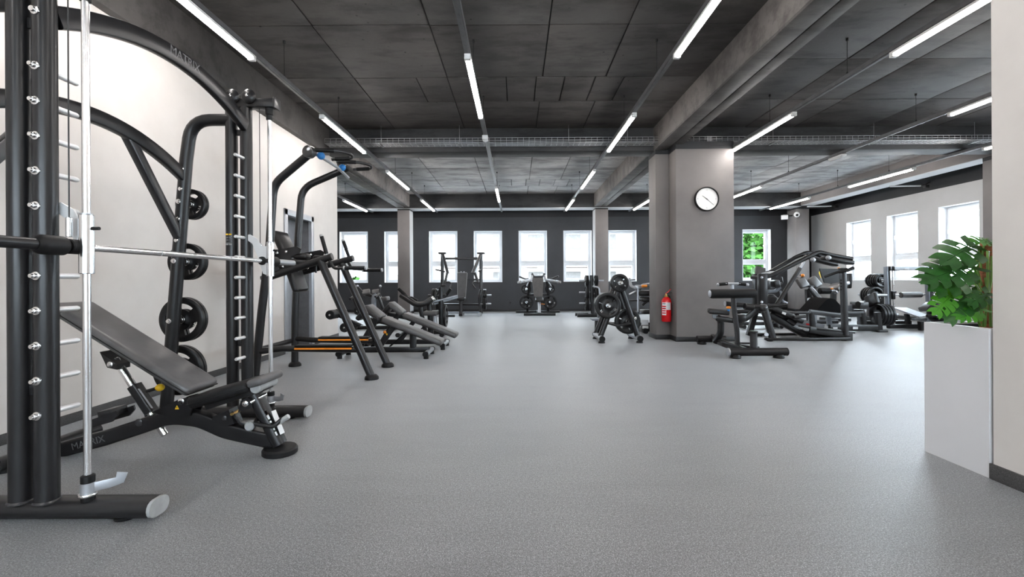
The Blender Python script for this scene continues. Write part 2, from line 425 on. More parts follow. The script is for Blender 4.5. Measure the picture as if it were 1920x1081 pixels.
# pillars
def pillar(boxes, band=True):
    m = MB()
    for (x0, y0, x1, y1) in boxes: m.bb((x0, y0, 0), (x1, y1, 3.37), .006)
    o = struct(m.obj('pillar', 'pillar'))
    m = MB()
    for (x0, y0, x1, y1) in boxes: m.bb((x0+.001, y0+.001, 3.37), (x1-.001, y1-.001, ZB+.06))
    m.obj('top_band', 'walldark', o)
    m = MB()
    for (x0, y0, x1, y1) in boxes: m.bb((x0-.012, y0-.012, 0), (x1+.012, y1+.012, .085), .003)
    m.obj('skirting', 'skirt', o); return o
pillar([(2.80, 8.04, 3.815, 8.83)]); pillar([(2.545, 8.376, 2.795, 8.80)])
pa = pillar([(-3.84, 14.9, -3.45, 15.4)]); pb = pillar([(2.575, 14.9, 2.99, 15.4)]); pc = pillar([(9.2, 15.1, 9.63, 15.6)])
for o, x, s in ((pa, -3.45, 1), (pb, 2.575, -1)): MB().bb((min(x, x+.006*s), 14.92 + (.2 if o is pc else 0), .09), (max(x, x+.006*s), 15.38 + (.2 if o is pc else 0), 3.37)).obj('side_daylight_tint', 'palegrey', o)  # thin pale faces colour in the window light on the column sides
pillar([(9.2, 8.55, 9.66, 9.06)])

# ------------------------------------------------------------------ lights: trunking rails and LED battens
ZL = 1.1 + 2.26
def rail(X, y0, y1, where):
    t = thing('light_rail', 'suspended grey steel lighting trunking running lengthwise, ' + where, 'light rail', (X, y0, ZL+.03), 'lighting trunking under the ceiling')
    m = MB(); m.bb((X-.03, y0, ZL+.03), (X+.03, y1, ZL+.034)); m.bb((X-.03, y0, ZL+.034), (X-.027, y1, ZL+.075)); m.bb((X+.027, y0, ZL+.034), (X+.03, y1, ZL+.075)); m.bb((X-.012, y0, ZL+.022), (X+.012, y1, ZL+.031))
    m.obj('trunking', 'darksteel', t)
    y = y0 + .7
    while y < y1:
        if not (8.3 < y < 8.9) and not 14.6 < y < 15.5:
            MB().cyl((X, y, ZL+.075), (X, y, ZC+.004), .0028, n=6).cyl((X, y, ZL+.07), (X, y, ZL+.11), .011, n=8).cyl((X, y, ZC-.03), (X, y, ZC+.004), .014, n=8).obj('hanger_wire', 'cable', t)
        y += 1.62
def led(X, y0, y1, label):
    t = thing('led_batten', label, 'ceiling light', (X, y0, ZL-.035), 'lit LED battens')
    MB().bb((X-.032, y0, ZL-.005), (X+.032, y1, ZL+.0215), .003).obj('housing', 'whitebox', t)
    m = MB(); m.sweep([(X, y0+.05, ZL-.004), (X, y1-.05, ZL-.004)], [(.03*math.cos(a), .034*math.sin(a)) for a in [PI + PI*i/8 for i in range(9)]], (0, 0, 1)).obj('diffuser', 'led', t)
    for a, b in ((y0, y0+.05), (y1-.05, y1)): MB().bb((X-.033, a, ZL-.036), (X+.033, b, ZL-.004), .006).obj('end_cap', 'whitebox', t)
P1 = [(-3.45, -1.6), (-.6, 1.25), (2.8, 4.67), (6.30, 8.11), (9.5, 11.4), (12.9, 14.93)]  # first pair is an unseen batten added as fill light
P2 = [(-2.2, -.4), (1.4, 3.2), (4.63, 6.39), (11.25, 13.25)]  # second pair is a batten added out of view to brighten near surfaces
ordn = {-3.45: 'added fill far behind the viewer', -.6: 'just behind the viewer', 2.8: 'nearest the viewer', 6.30: 'just before cross beam', 9.5: 'just past cross beam', 12.9: 'closest to the back wall', -2.2: 'behind the viewer', 1.4: 'added fill above the viewer', 4.63: 'before the cross beam', 11.25: 'past the cross beam'}
RAILS = [(-2.66, P1, 'left rail beside the beige wall', 'along the left beige wall'), (-.48, P2, 'rail left of the room centre', 'over the middle of the floor'),
         (1.635, P1, 'rail left of the long beam', 'just left of the long concrete beam'), (3.83, P1, 'first rail right of the long beam', 'first to the right of the long concrete beam'),
         (6.03, P2, 'second rail right of the long beam', 'second to the right of the long concrete beam'), (8.25, P1, 'rail beside the pale window wall', 'beside the pale right window wall'),
         (-4.84, P1[4:], 'rail behind the end of the beige wall', 'beyond the end of the beige wall')]
for X, segs, lab, where in RAILS:
    y0 = 9.1 if X < -4 else -3.5
    rail(X, y0, 15.55, where)
    for a, b in segs: led(X, a, b, 'lit LED batten, ' + lab + ', ' + ordn[a])

# detector, emergency lamp
t = thing('sensor_box', 'small white sensor box under the middle lighting rail by the cable tray', 'sensor', (-.48, 7.3, ZL-.04))
bx(t, 'housing', 'whitebox', (-.48, 7.3, ZL-.012), (.09, .13, .07), None, .01); MB().lathe((-.48, 7.3, ZL-.045), (0, 0, -1), [(.035, 0), (.034, .012), (.02, .025), (.004, .03)], 20).obj('lens', 'paper', t)
t = thing('emergency_lamp', 'unlit white emergency lamp on the second rail right of the beam', 'lamp', (6.03, 8.5, ZL-.05))
bx(t, 'housing', 'whitebox', (6.03, 8.62, ZL-.004), (.11, .36, .045), None, .012); bx(t, 'diffuser', 'paper', (6.03, 8.62, ZL-.035), (.09, .33, .03), None, .012)

# wire cable tray along the cross beam
t = thing('cable_tray', 'galvanised wire cable tray with cables along the front of the cross beam', 'cable tray', (3, 8.2, 3.50))
m = MB(); y0, y1, z0, z1 = 8.10, 8.32, 3.515, 3.60; x0, x1 = -3.36, 9.1
for yy, zz in ((y0, z0), (y0, z1), (y0, (z0+z1)/2), (8.155, z0), (8.21, z0), (8.265, z0), (y1, z0), (y1, z1)): m.cyl((x0, yy, zz), (x1, yy, zz), .0035, n=6)
o = m.obj('long_wires', 'steeltray', t); o['kind'] = 'stuff'
m = MB(); x = x0
while x < x1:
    m.tube([(x, y0, z1), (x, y0, z0), (x, y1, z0), (x, y1, z1)], .0032, n=5); x += .1
o = m.obj('cross_wires', 'steeltray', t); o['kind'] = 'stuff'
for k in range(5):
    pts = [(x0 + i*.62, 8.14+.035*k+random.uniform(-.012, .012), z0+.014+random.uniform(0, .02)) for i in range(21)]
    tb(t, 'cable', 'cable' if k % 2 else 'darksteel', pts, .008, n=6)
for x in (-2.4, -1.0, .95, 2.0, 4.6, 6.4, 8.2):
    MB().cyl((x, 8.21, z0-.01), (x, 8.21, ZC+.005), .004, n=6).bb((x-.012, y0-.01, z0-.014), (x+.012, y1+.01, z0-.008)).obj('hanger_rod', 'steeltray', t)
bx(t, 'junction_box', 'darksteel', (3.42, 8.13, 3.56), (.1, .06, .1), None, .008)
bx(t, 'junction_box', 'cable', (-.9, 8.36, 3.6), (.1, .06, .09), None, .008)

# camera and floodlight on the far right pillar
t = thing('security_camera', 'white round security camera on the far corner pillar', 'camera', p(1494, 402, 15.05))
c = p(1494, 402, 15.0); MB().lathe(c, (-.35, -.8, -.35), [(.06, -.06), (.085, -.03), (.085, .02), (.06, .05), (.02, .06)], 24).obj('body', 'whitebox', t); MB().lathe(c+V((-.02, -.045, -.02)), (-.35, -.8, -.35), [(.04, 0), (.035, .02), (.01, .03)], 18).obj('lens', 'matte', t)
tb(t, 'bracket', 'whitebox', [c, c+V((0, .05, .06)), c+V((0, .11, .06))], .018)
t = thing('floodlight', 'small white floodlight with black bracket beside the security camera', 'floodlight', p(1474, 408, 15.25))
c = p(1471, 407, 15.25); R = Matrix.Rotation(-.5, 3, 'Z') @ Matrix.Rotation(.5, 3, 'X')
bx(t, 'body', 'whitebox', c, (.2, .07, .14), R, .012); bx(t, 'back_plate', 'cable', c+V((.09, .08, .04)), (.16, .1, .13), R, .015); tb(t, 'bracket', 'cable', [c+V((.1, .08, .05)), V((9.205, 15.3, c.z+.06))], .02)
# wall socket
t = thing('wall_socket', 'small dark wall socket low on the back wall', 'socket', p(957, 567, YB-.005))
c = p(957, 567, YB-.006); bx(t, 'plate', 'wallgrey', c, (.09, .012, .09), None, .006); MB().cyl(c+V((0, -.006, 0)), c+V((0, -.01, 0)), .027, n=20).obj('outlet', 'skirt', t)

# clock on the pillar
c = p(1324.5, 373, 8.02); r = .21
t = thing('wall_clock', 'round black-rimmed white wall clock on the big grey pillar', 'clock', c)
MB().lathe(c+V((0, .02, 0)), (0, -1, 0), [(r, 0), (r, .055), (r-.008, .06), (r-.016, .055), (r-.018, .03), (.01, .03)], 56).obj('case', 'matte', t)
MB().lathe(c+V((0, -.008, 0)), (0, -1, 0), [(r-.017, 0), (r-.017, .006)], 56).obj('dial', 'white', t)
for k in range(12):
    a = PI/2 - k*PI/6; text(str(k or 12), .034, 'paper' if k % 3 else 'cap', t, c+V((math.cos(a)*.155, -.0145, math.sin(a)*.155)), (1, 0, 0), (0, 0, 1), 'numeral')
def hand(nm, a, L, w_):
    dx, dz = math.cos(a), math.sin(a); n_ = V((-dz, 0, dx))*w_; b = c+V((0, -.016, 0)); e = b+V((dx, 0, dz))*L; s = b-V((dx, 0, dz))*.03
    MB().prism([s-n_, e-n_*.6, e+n_*.6, s+n_], (0, -.002, 0)).obj(nm, 'matte', t)
hand('hour_hand', math.radians(90-306), .095, .005); hand('minute_hand', math.radians(-41), .165, .0035)
MB().cyl(c+V((0, -.012, 0)), c+V((0, -.02, 0)), .009).obj('hub', 'matte', t)

for y, z, wh in ((11.3, 3.34, 'nearer'), (14.5, 3.35, 'farther')):
    t = thing('conduit', 'thin pale conduit from beam to right wall, the %s of the two' % wh, 'conduit', (9.6, y, z), 'conduits above the right windows')
    tb(t, 'pipe', 'palegrey', [(9.19, y, z), (9.95, y, z+.01)], .018); tb(t, 'pipe', 'cable', [(9.95, y, z+.01), (10.12, y+.06, z+.05), (10.26, y+.1, z+.12)], .018, .05); bx(t, 'junction_box', 'cable', (10.12, y+.04, z), (.1, .08, .08))
# fire extinguisher
c = q(1251, 610, 2.68); c = V((2.69, 8.25, 0))
zb, r = .335, .085
t = thing('fire_extinguisher', 'red fire extinguisher hung on the side of the grey pillar', 'fire extinguisher', (c.x, c.y, zb))
b = V((c.x, c.y, zb))
MB().lathe(b, (0, 0, 1), [(r-.01, 0), (r, .015), (r, .36), (r*.9, .40), (r*.55, .43), (.03, .44)], 28).obj('cylinder', 'red', t)
MB().lathe(b, (0, 0, 1), [(.03, .438), (.034, .445), (.034, .465), (.02, .47), (.02, .5), (.012, .505)], 18).obj('valve', 'brass', t)
tb(t, 'lever', 'red', [b+V((-.02, 0, .495)), b+V((.03, -.01, .53)), b+V((.075, -.02, .585))], (.022, .012)); tb(t, 'carry_handle', 'matte', [b+V((-.02, 0, .49)), b+V((.09, -.02, .52))], (.02, .012))
tb(t, 'hose', 'matte', [b+V((0, .03, .48)), b+V((.07, .05, .46)), b+V((.1, .02, .3)), b+V((.09, .0, .1))], .011, .05)
bx(t, 'wall_bracket', 'matte', b+V((0, .1, .3)), (.05, .05, .2))
def label_patch(nm, mat, a0, a1, z0, z1, rr):
    m = MB(); vs = []; fs = []; k = 8
    for i in range(k+1):
        a = math.radians(a0+(a1-a0)*i/k); vs += [b+V((rr*math.cos(a), rr*math.sin(a), z0)), b+V((rr*math.cos(a), rr*math.sin(a), z1))]
    for i in range(k): fs.append([2*i, 2*i+2, 2*i+3, 2*i+1])
    return MB().add(vs, fs).obj(nm, mat, t)
label_patch('label', 'paper', 252, 306, .215, .345, r+.0012); label_patch('label', 'paper', 195, 250, .12, .345, r+.0012)
for z in (.145, .185, .225, .265): label_patch('label_print', 'red', 198, 247, z, z+.022, r+.0018)
label_patch('label_print', 'steelblue', 200, 246, .315, .33, r+.0018)
for z in (.24, .265, .29, .315): label_patch('label_print', 'cap', 258, 300, z, z+.006, r+.0018)
# ------------------------------------------------------------------ weight plates
def plate_mesh(R, th):
    ns = 48
    rad = [(.026, .5), (.24*R/.18*.18, .5), (.26*R, .36), (.44*R, .36), (.47*R, .34), (.72*R, .34), (.76*R, .5), (.95*R, .5), (R, .36)]
    rad[1] = (.24*R if .24*R > .034 else .034, .5); rad[2] = (max(.27*R, .038), .36)
    nr = len(rad); m = MB(); vs = []; fs = []
    for s in (1, -1):
        for r, h in rad: vs += [V((r*math.cos(2*PI*j/ns), r*math.sin(2*PI*j/ns), s*h*th)) for j in range(ns)]
    hole = lambda i, j: i in (4,) and (j % 16) in range(4, 13) or i == 3 and False
    idx = lambda s, i, j: (0 if s > 0 else nr*ns) + i*ns + j % ns
    for i in range(nr-1):
        for j in range(ns):
            if hole(i, j): continue
            fs.append([idx(1, i, j), idx(1, i+1, j), idx(1, i+1, j+1), idx(1, i, j+1)]); fs.append([idx(-1, i, j), idx(-1, i, j+1), idx(-1, i+1, j+1), idx(-1, i+1, j)])
            for dj, a, b in ((-1, j, j), (1, j+1, j+1)):
                if hole(i, j+dj): fs.append([idx(1, i, a), idx(1, i+1, a), idx(-1, i+1, a), idx(-1, i, a)])
            if i+1 < nr-1 and hole(i+1, j): fs.append([idx(1, i+1, j), idx(1, i+1, j+1), idx(-1, i+1, j+1), idx(-1, i+1, j)])
            if i > 0 and hole(i-1, j): fs.append([idx(1, i, j), idx(1, i, j+1), idx(-1, i, j+1), idx(-1, i, j)])
    for j in range(ns):
        fs.append([idx(1, 0, j), idx(1, 0, j+1), idx(-1, 0, j+1), idx(-1, 0, j)]); fs.append([idx(1, nr-1, j), idx(-1, nr-1, j), idx(-1, nr-1, j+1), idx(1, nr-1, j+1)])
    return m.add(vs, fs)
PLATES = {}
FACE = {'-y': Matrix.Rotation(PI/2, 4, 'X'), '+y': Matrix.Rotation(-PI/2, 4, 'X'),
        '+x': Matrix.Rotation(PI/2, 4, 'Z') @ Matrix.Rotation(PI/2, 4, 'X'), '-x': Matrix.Rotation(-PI/2, 4, 'Z') @ Matrix.Rotation(PI/2, 4, 'X')}
def plate(c, facing, R, th, num, label, group, spin=0):
    key = (R, th, num)
    if key not in PLATES:
        o = plate_mesh(R, th).obj('weight_plate', 'plate', None, (0, 0, 0), 50)
        rb = plate_ring(th, .0275, .034).obj('hub_ring', 'chrome', o)
        for k in range(2 if num else 0):
            a = -PI/2 + (-1 if k else 1)*.95
            text(num, R*.21, 'white', o, (R*.66*math.cos(a)*1.02, R*.66*math.sin(a)*1.02, th*.365), (-math.sin(a), math.cos(a), 0), (-math.cos(a), -math.sin(a), 0), 'number', .001)
        PLATES[key] = o
    else: o = copy_tree(PLATES[key])
    o.matrix_world = Matrix.Translation(c) @ FACE[facing] @ Matrix.Rotation(spin, 4, 'Z')
    tag(o, label, 'weight plate', group); return o
def plate_ring(th, r0, r1):
    n = 24; m = MB(); vs = []; h = th*.5+.001
    for r, z in ((r0, h), (r1, h), (r1, -h), (r0, -h)): vs += [V((r*math.cos(2*PI*j/n), r*math.sin(2*PI*j/n), z)) for j in range(n)]
    return m.add(vs, [[i*n+j, i*n+(j+1) % n, ((i+1) % 4)*n+(j+1) % n, ((i+1) % 4)*n+j] for i in range(4) for j in range(n)])

# ------------------------------------------------------------------ Smith machine
X1, X2, XRD, YN_, YF_ = -2.297, -2.178, -1.99, 2.13, 3.72
YM = (YN_+YF_)/2
T = thing('smith_machine', 'large black smith machine with chrome guide rods beside the beige wall', 'smith machine', (-2.2, YM, 0))
def yy(y, s): return y if s > 0 else 2*YM - y          # mirror of a far-side depth
for s in (-1, 1):
    Y0 = YN_ if s < 0 else YF_
    ft = MB().tube([(-2.95, Y0+.02*(-s), .052), (-1.69, Y0+.02*(-s), .052)], (.125, .084, .041)).obj('foot', 'black', T)
    MB().tube([(-1.692, Y0-.02*s, .052), (-1.674, Y0-.02*s, .052)], (.122, .082, .04)).obj('end_cap', 'cap', ft)
    for x in (-1.83, -2.8): MB().cyl((x, Y0-.02*s, 0), (x, Y0-.02*s, .014), .045, n=20).obj('rubber_pad', 'matte', ft)
    for x in (X1, X2):
        up = MB().cyl((x, Y0, .085), (x, Y0, 2.50), .0445, n=32).obj('upright', 'black', T)
        MB().lathe((x, Y0, .086), (0, 0, 1), [(.052, 0), (.052, .005), (.046, .012)], 32).obj('weld_collar', 'graphite', up)
    bx(T, 'connector_strip', 'black', ((X1+X2)/2, Y0, .6), (.06, .012, .05)); bx(T, 'connector_strip', 'black', ((X1+X2)/2, Y0, 2.3), (.06, .012, .05))
    for k in range(-4, 7):                                      # bar catch pegs through the front upright
        z = 1.13+.159*k; inn = Y0 - s*.155; out = Y0 + s*.062
        pg = MB().lathe((X2, Y0, z), (0, -s, 0), [(.013, .035), (.013, .148), (.010, .156)], 18).obj('catch_peg', 'zinc', T)
        MB().lathe((X2, Y0+s*.042, z), (0, s, 0), [(.019, 0), (.019, .006), (.0125, .008), (.0125, .02), (.009, .022), (.009, .03)], 18).obj('peg_nut', 'chrome', pg)
    MB().lathe((X2, Y0+s*.042, 2.335), (0, s, 0), [(.019, 0), (.019, .006), (.012, .008), (.012, .02)], 18).obj('bolt', 'chrome', T)
    # crown block with pulleys
    bx(T, 'crown_block', 'black', (-2.125, Y0, 2.53), (.40, .085, .07), None, .006)
    MB().bb((-1.94, Y0-.047, 2.488), (-1.922, Y0+.047, 2.572), .003).obj('block_cap', 'graphite', T)
    for x in (-2.262, -2.13):
        pl = MB().lathe((x, Y0-.048, 2.575), (0, -1, 0), [(.058, 0), (.058, .004), (.05, .012), (.03, .021), (.008, .024)], 36).obj('pulley', 'black', T)
        MB().lathe((x, Y0-.071, 2.575), (0, -1, 0), [(.011, 0), (.011, .007), (.006, .009)], 16).obj('bolt', 'chrome', pl)
    # guide rod and its collars
    MB().cyl((XRD, Y0, .09), (XRD, Y0, 2.47), .0155, n=28).obj('guide_rod', 'chrome', T)
    MB().lathe((XRD, Y0, 2.40), (0, 0, 1), [(.022, 0), (.024, .004), (.024, .04), (.03, .044), (.03, .1)], 24).obj('rod_collar', 'matte', T)
    cl = MB().lathe((XRD, Y0, .09), (0, 0, 1), [(.027, 0), (.027, .115), (.02, .12)], 28).obj('rod_collar', 'matte', T)
    MB().lathe((XRD, Y0, .122), (0, 0, 1), [(.0285, 0), (.0285, .052)], 28).obj('stop_sleeve', 'silver', cl)
    MB().lathe((XRD, Y0, .113), (0, 0, 1), [(.035, 0), (.037, .004), (.037, .008), (.035, .012)], 28).obj('stop_ring', 'chrome', cl)
    MB().sweep([(XRD+.02, Y0-s*.0, .15), (XRD+.07, Y0-s*.03, .155), (XRD+.11, Y0-s*.045, .165), (XRD+.118, Y0-s*.05, .20)], sect_rect(.007, .042), (0, 0, 1)).obj('stop_tongue', 'silver', cl)
    # carriage with hook plate
    cg = MB().cyl((XRD, Y0, 1.138), (XRD, Y0, 1.412), .0285, n=32, bev=.003).obj('carriage_sleeve', 'chrome', T)
    MB().cyl((XRD, Y0, 1.40), (XRD, Y0, 1.418), .024, n=28).obj('sleeve_rim', 'silver', cg)
    yi = Y0 - s*.03
    hk = [(-2.03, 1.16), (-2.005, 1.15), (-2.005, 1.38), (-2.045, 1.385), (-2.075, 1.44), (-2.135, 1.475), (-2.19, 1.465), (-2.205, 1.425), (-2.19, 1.405), (-2.175, 1.425), (-2.155, 1.43), (-2.115, 1.40), (-2.075, 1.30), (-2.055, 1.24)]
    MB().prism([(x, yi-.004, z) for x, z in hk], (0, .008, 0)).obj('hook_plate', 'zinc', cg)
    MB().cyl((-2.07, Y0, 1.31), (-2.07, Y0, 1.40), .013, n=18, bev=.002).obj('cable_socket', 'chrome', cg)
    MB().cyl((-2.07, Y0, 1.40), (-2.07, Y0, 2.52), .003, n=8).obj('cable', 'cable', T)
    MB().cyl((XRD+.01, Y0+.0, 1.348), (XRD+.06, Y0+.0, 1.348), .008, n=14).obj('stop_pin', 'matte', cg)
    MB().cyl((-2.035, Y0-.045, 1.263), (-2.035, Y0+.045, 1.263), .034, n=28, bev=.004).obj('bearing', 'matte', cg)
    # rear post with its bend into the crown
    rp = tb(T, 'rear_post', 'black', [(-2.835, Y0, .085), (-2.665, Y0, 2.08), (-2.62, Y0, 2.405), (-2.29, Y0, 2.405)], .047, .26, n=24)
    for z, nm in ((2.0, 'bolt'), (1.84, 'bolt'), (1.60, 'bolt'), (1.43, 'bolt')):
        x = -2.835+(z-.085)*.0852
        MB().lathe((x+.005, Y0-.045, z), (.1, -1, 0), [(.016, 0), (.016, .005), (.01, .01)], 16).obj(nm, 'chrome', rp)
    for z in (1.74, 1.265, .785, .365):
        x = -2.835+(z-.085)*.0852
        hn = MB().cyl((x, Y0, z), (x, Y0+s*.24, z), .0235, n=20, bev=.002).obj('plate_horn', 'chrome', T)
        MB().lathe((x, Y0-s*.045, z), (0, -s, 0), [(.019, 0), (.019, .008), (.012, .01), (.012, .022)], 16).obj('bolt', 'chrome', hn)
    # diagonal brace
    tb(T, 'diagonal_brace', 'graphite', [(-2.69, yy(3.17, s), 2.14), (-2.715, yy(3.695, s), 1.47)], (.052, .075))
# the two arches
ar = [(-2.168, 2.165+1.52*i/24, 2.345+.19*(1-(2*i/24-1)**2)) for i in range(25)]
A = MB().sweep([V(a) for a in ar], sect_rect(.052, .102, .012), (0, 0, 1)).obj('front_arch', 'black', T)
dy = V(ar[15])-V(ar[11]); text('MATRIX', .075, 'greyprint', T, V(ar[13])+V((.0275, 0, .008)), dy, (0, 0, 1))
ar = [(-2.68, 2.13+1.59*i/24, 1.94+.215*(1-(2*i/24-1)**2)) for i in range(25)]
MB().sweep([V(a) for a in ar], sect_rect(.05, .098, .012), (0, 0, 1)).obj('rear_arch', 'black', T)
# the bar
bar = MB().cyl((-2.035, 2.06, 1.263), (-2.035, 3.79, 1.263), .0162, n=28).obj('bar', 'chrome', T)
for y in (2.62, 3.25): MB().lathe((-2.035, y, 1.263), (0, 1, 0), [(.0168, 0), (.0168, .01)], 24).obj('grip_mark', 'silver', bar)
for a, b in ((2.05, 1.45), (3.80, 4.20)):
    e = MB().cyl((-2.035, a, 1.263), (-2.035, b, 1.263), .0245, n=28, bev=.003).obj('bar_sleeve', 'black' if a < 3 else 'silver', bar)
    k = -1 if b < a else 1
    MB().lathe((-2.035, a-.02*k, 1.263), (0, k, 0), [(.03, 0), (.043, .01), (.043, .10), (.038, .115), (.027, .13)], 32).obj('bar_collar', 'matte', bar)
# stickers on the far rear upright
MB().bb((X1-.02, YF_-.0462, 1.40), (X1+.02, YF_-.0440, 1.41)).obj('sticker', 'greyprint', T)
for i, (z, mt) in enumerate(((1.47, 'yellow'), (1.445, 'greyprint'), (1.425, 'greyprint'), (1.39, 'cap'))):
    MB().bb((X1-.022, YF_-.0466, z), (X1-.003, YF_-.0435, z+.011)).obj('sticker', mt, T)
    MB().bb((X1+.004, YF_-.0466, z), (X1+.022, YF_-.0435, z+.011)).obj('sticker', mt, T)
gp = 'plates stored on the smith machine'
for z, R, th, num, tx in ((1.74, .125, .026, '2.5', 'topmost'), (1.265, .152, .03, '5', 'second'), (.785, .185, .033, '10', 'third'), (.365, .205, .036, '15', 'lowest')):
    x = -2.835+(z-.085)*.0852
    for k, nm in ((0, 'front'), (1, 'back')):
        plate(V((x, YF_+.08+th/2+k*(th+.004), z)), '-y', R, th, num, '%s black %s plate on the %s storage horn of the smith machine' % (nm, num, tx), gp, .25)

# ------------------------------------------------------------------ adjustable bench under the bar
YB_ = 2.94
T = thing('adjustable_bench', 'black adjustable incline bench standing inside the smith machine', 'weight bench', (-2.2, YB_, 0))
PP = lambda u, v: p(u, v, YB_)
b0, b1 = V((-1.985, YB_, .445)), V((-2.845, YB_, .985))
bp = padbox(MB(), b0, b1, (0, 1, 0), .285, .068, .03).obj('back_pad', 'vinylgrey', T)
n_ = frame3(b1-b0, (0, 1, 0)).col[2]
padbox(MB(), b0-n_*.035, b1-n_*.035, (0, 1, 0), .2895, .006, .002).obj('piping', 'matte', bp)
s0, s1 = V((-2.03, YB_, .385)), V((-1.565, YB_, .515)); ns_ = frame3(s1-s0, (0, 1, 0)).col[2]
sp = padbox(MB(), s0, s1-(s1-s0)*.2, (0, 1, 0), .285, .075, .028).obj('seat_pad', 'matte', T)
padbox(MB(), s1-(s1-s0)*.21, s1, (0, 1, 0), .275, .05, .022).obj('seat_nose', 'vinylgrey', sp)
padbox(MB(), s0-ns_*.038, s1-ns_*.038-(s1-s0)*.2, (0, 1, 0), .2895, .006, .002).obj('piping', 'matte', sp)
padbox(MB(), s0+(s1-s0)*.1-ns_*.075, s1-(s1-s0)*.1-ns_*.06, (0, 1, 0), .12, .035, .006).obj('seat_rail', 'black', T)
MB().cyl(s1+V((-.05, -.11, -.075)), s1+V((-.05, .11, -.075)), .033, n=24, bev=.006).obj('seat_roller', 'cap', T)
fr = [PP(20, 866), PP(112, 843), PP(205, 818), PP(275, 795), PP(325, 778), PP(378, 784), PP(425, 805), PP(500, 822), PP(520, 824)]
F_ = tb(T, 'main_frame', 'black', fr, (.075, .095, .014), .35)
nfr = (fr[2]-fr[1]).normalized()
text('MATRIX', .06, 'greyprint', F_, (fr[1]+fr[2])/2+nfr*.06+V((0, -.0388, 0)), nfr, (0, 0, 1))
MB().tube([(-2.98, 2.62, .055), (-2.98, 3.26, .055)], (.085, .08, .035)).obj('rear_foot', 'black', T)
for y in (2.68, 3.2): MB().cyl((-2.98, y, 0), (-2.98, y, .018), .04, n=20).obj('rubber_pad', 'matte', T)
fp = tb(T, 'front_post', 'black', [PP(525, 838)+V((0, 0, .02)), PP(478, 738)], (.095, .075, .03))
MB().lathe((PP(525, 838).x, YB_, 0), (0, 0, 1), [(.10, 0), (.105, .006), (.105, .03), (.095, .042), (.03, .048)], 32).obj('front_foot', 'matte', T)
d = (PP(478, 738)-PP(525, 838)).normalized(); rt = V((0, 1, 0)).cross(d).normalized()
if rt.x < 0: rt = -rt
st = padbox(MB(), PP(521, 822)+rt*.04+V((0, -.01, .02)), PP(500, 775)+rt*.049, (0, 1, 0), .05, .002, 0).obj('warning_sticker', 'paper', fp)
c0 = PP(521, 822); c1 = PP(490, 755)
def stick(k0, k1, mat, nm):
    a, b = c0.lerp(c1, k0), c0.lerp(c1, k1); m = MB(); o = V((0, -.0385, 0))
    m.prism([a+o+rt*.004, b+o+rt*.004, b+o+rt*.034, a+o+rt*.034], (0, -.001, 0)); return m.obj(nm, mat, fp)
stick(.1, .78, 'paper', 'warning_sticker'); stick(.66, .78, 'orange', 'sticker_header')
for k in (.2, .3, .4, .5): stick(k, k+.05, 'cap', 'sticker_print')
# adjuster strut: chrome rod sliding in a black sleeve
sa, sb_, sc_ = PP(222, 690), PP(262, 730), PP(303, 808)
MB().cyl(PP(216, 672), PP(310, 815), .0215, n=24, bev=.003).obj('strut_rod', 'chrome', T)
tb(T, 'strut_sleeve', 'black', [PP(252, 722), PP(285, 772)], (.07, .06, .014))
R = frame3(PP(285, 772)-PP(252, 722), (0, 1, 0))
pt = V((0, -.032, 0)); a = PP(258, 726)+pt; b = PP(283, 762)+pt; m = MB(); m.prism([a+V((.028, 0, 0)), a+V((.040, 0, 0)), b+V((.040, 0, 0)), b+V((.028, 0, 0))], (0, -.002, 0)); m.obj('scale_strip', 'silver', T)
kn = tb(T, 'pull_pin', 'black', [PP(275, 733), PP(292, 728)], .011); MB().ball(PP(300, 726), .026, 20, (1, 1, .9)).obj('knob', 'yellow', kn)
m = MB(); m.prism([V((x, YB_-.05, z)) for x, z in [(PP(200, 657).x, PP(200, 657).z), (PP(232, 680).x, PP(232, 680).z), (PP(232, 685).x, PP(225, 690).z), (PP(214, 686).x, PP(214, 686).z)]], (0, .1, 0)); br = m.obj('pad_bracket', 'black', T)
MB().lathe(PP(220, 680)+V((0, -.05, 0)), (0, -1, 0), [(.018, 0), (.018, .006), (.01, .01)], 18).obj('bolt', 'chrome', br)
# hinge bracket, hinge bar, triangle sign
hp = [PP(297, 768), PP(345, 745), PP(360, 741), PP(372, 748), PP(368, 775), PP(330, 776)]
hb = MB().prism([h+V((0, -.055, 0)) for h in hp], (0, .012, 0)).prism([h+V((0, .043, 0)) for h in hp], (0, .012, 0)).obj('hinge_bracket', 'black', T)
def tri(c, s, par):
    MB().prism([c+V((-s, 0, -s*.8)), c+V((s, 0, -s*.8)), c+V((0, 0, s))], (0, -.001, 0)).obj('warning_sign', 'yellow', par); MB().prism([c+V((-.002, -.001, -.004)), c+V((.002, -.001, -.004)), c+V((.002, -.001, .006)), c+V((-.002, -.001, .006))], (0, -.001, 0)).obj('sign_mark', 'matte', par)
tri(PP(344, 759)+V((0, -.0555, 0)), .014, hb)
MB().cyl(PP(353, 749)+V((0, -.075, 0)), PP(353, 749)+V((0, .2, 0)), .013, n=18).obj('hinge_bar', 'graphite', T)
MB().lathe(PP(353, 747)+V((0, -.057, 0)), (0, -1, 0), [(.019, 0), (.019, .008), (.011, .012)], 18).obj('bolt', 'chrome', T)
MB().lathe(PP(270, 788)+V((0, -.038, 0)), (0, -1, 0), [(.024, 0), (.024, .004), (.014, .009)], 20).obj('bolt', 'graphite', T)
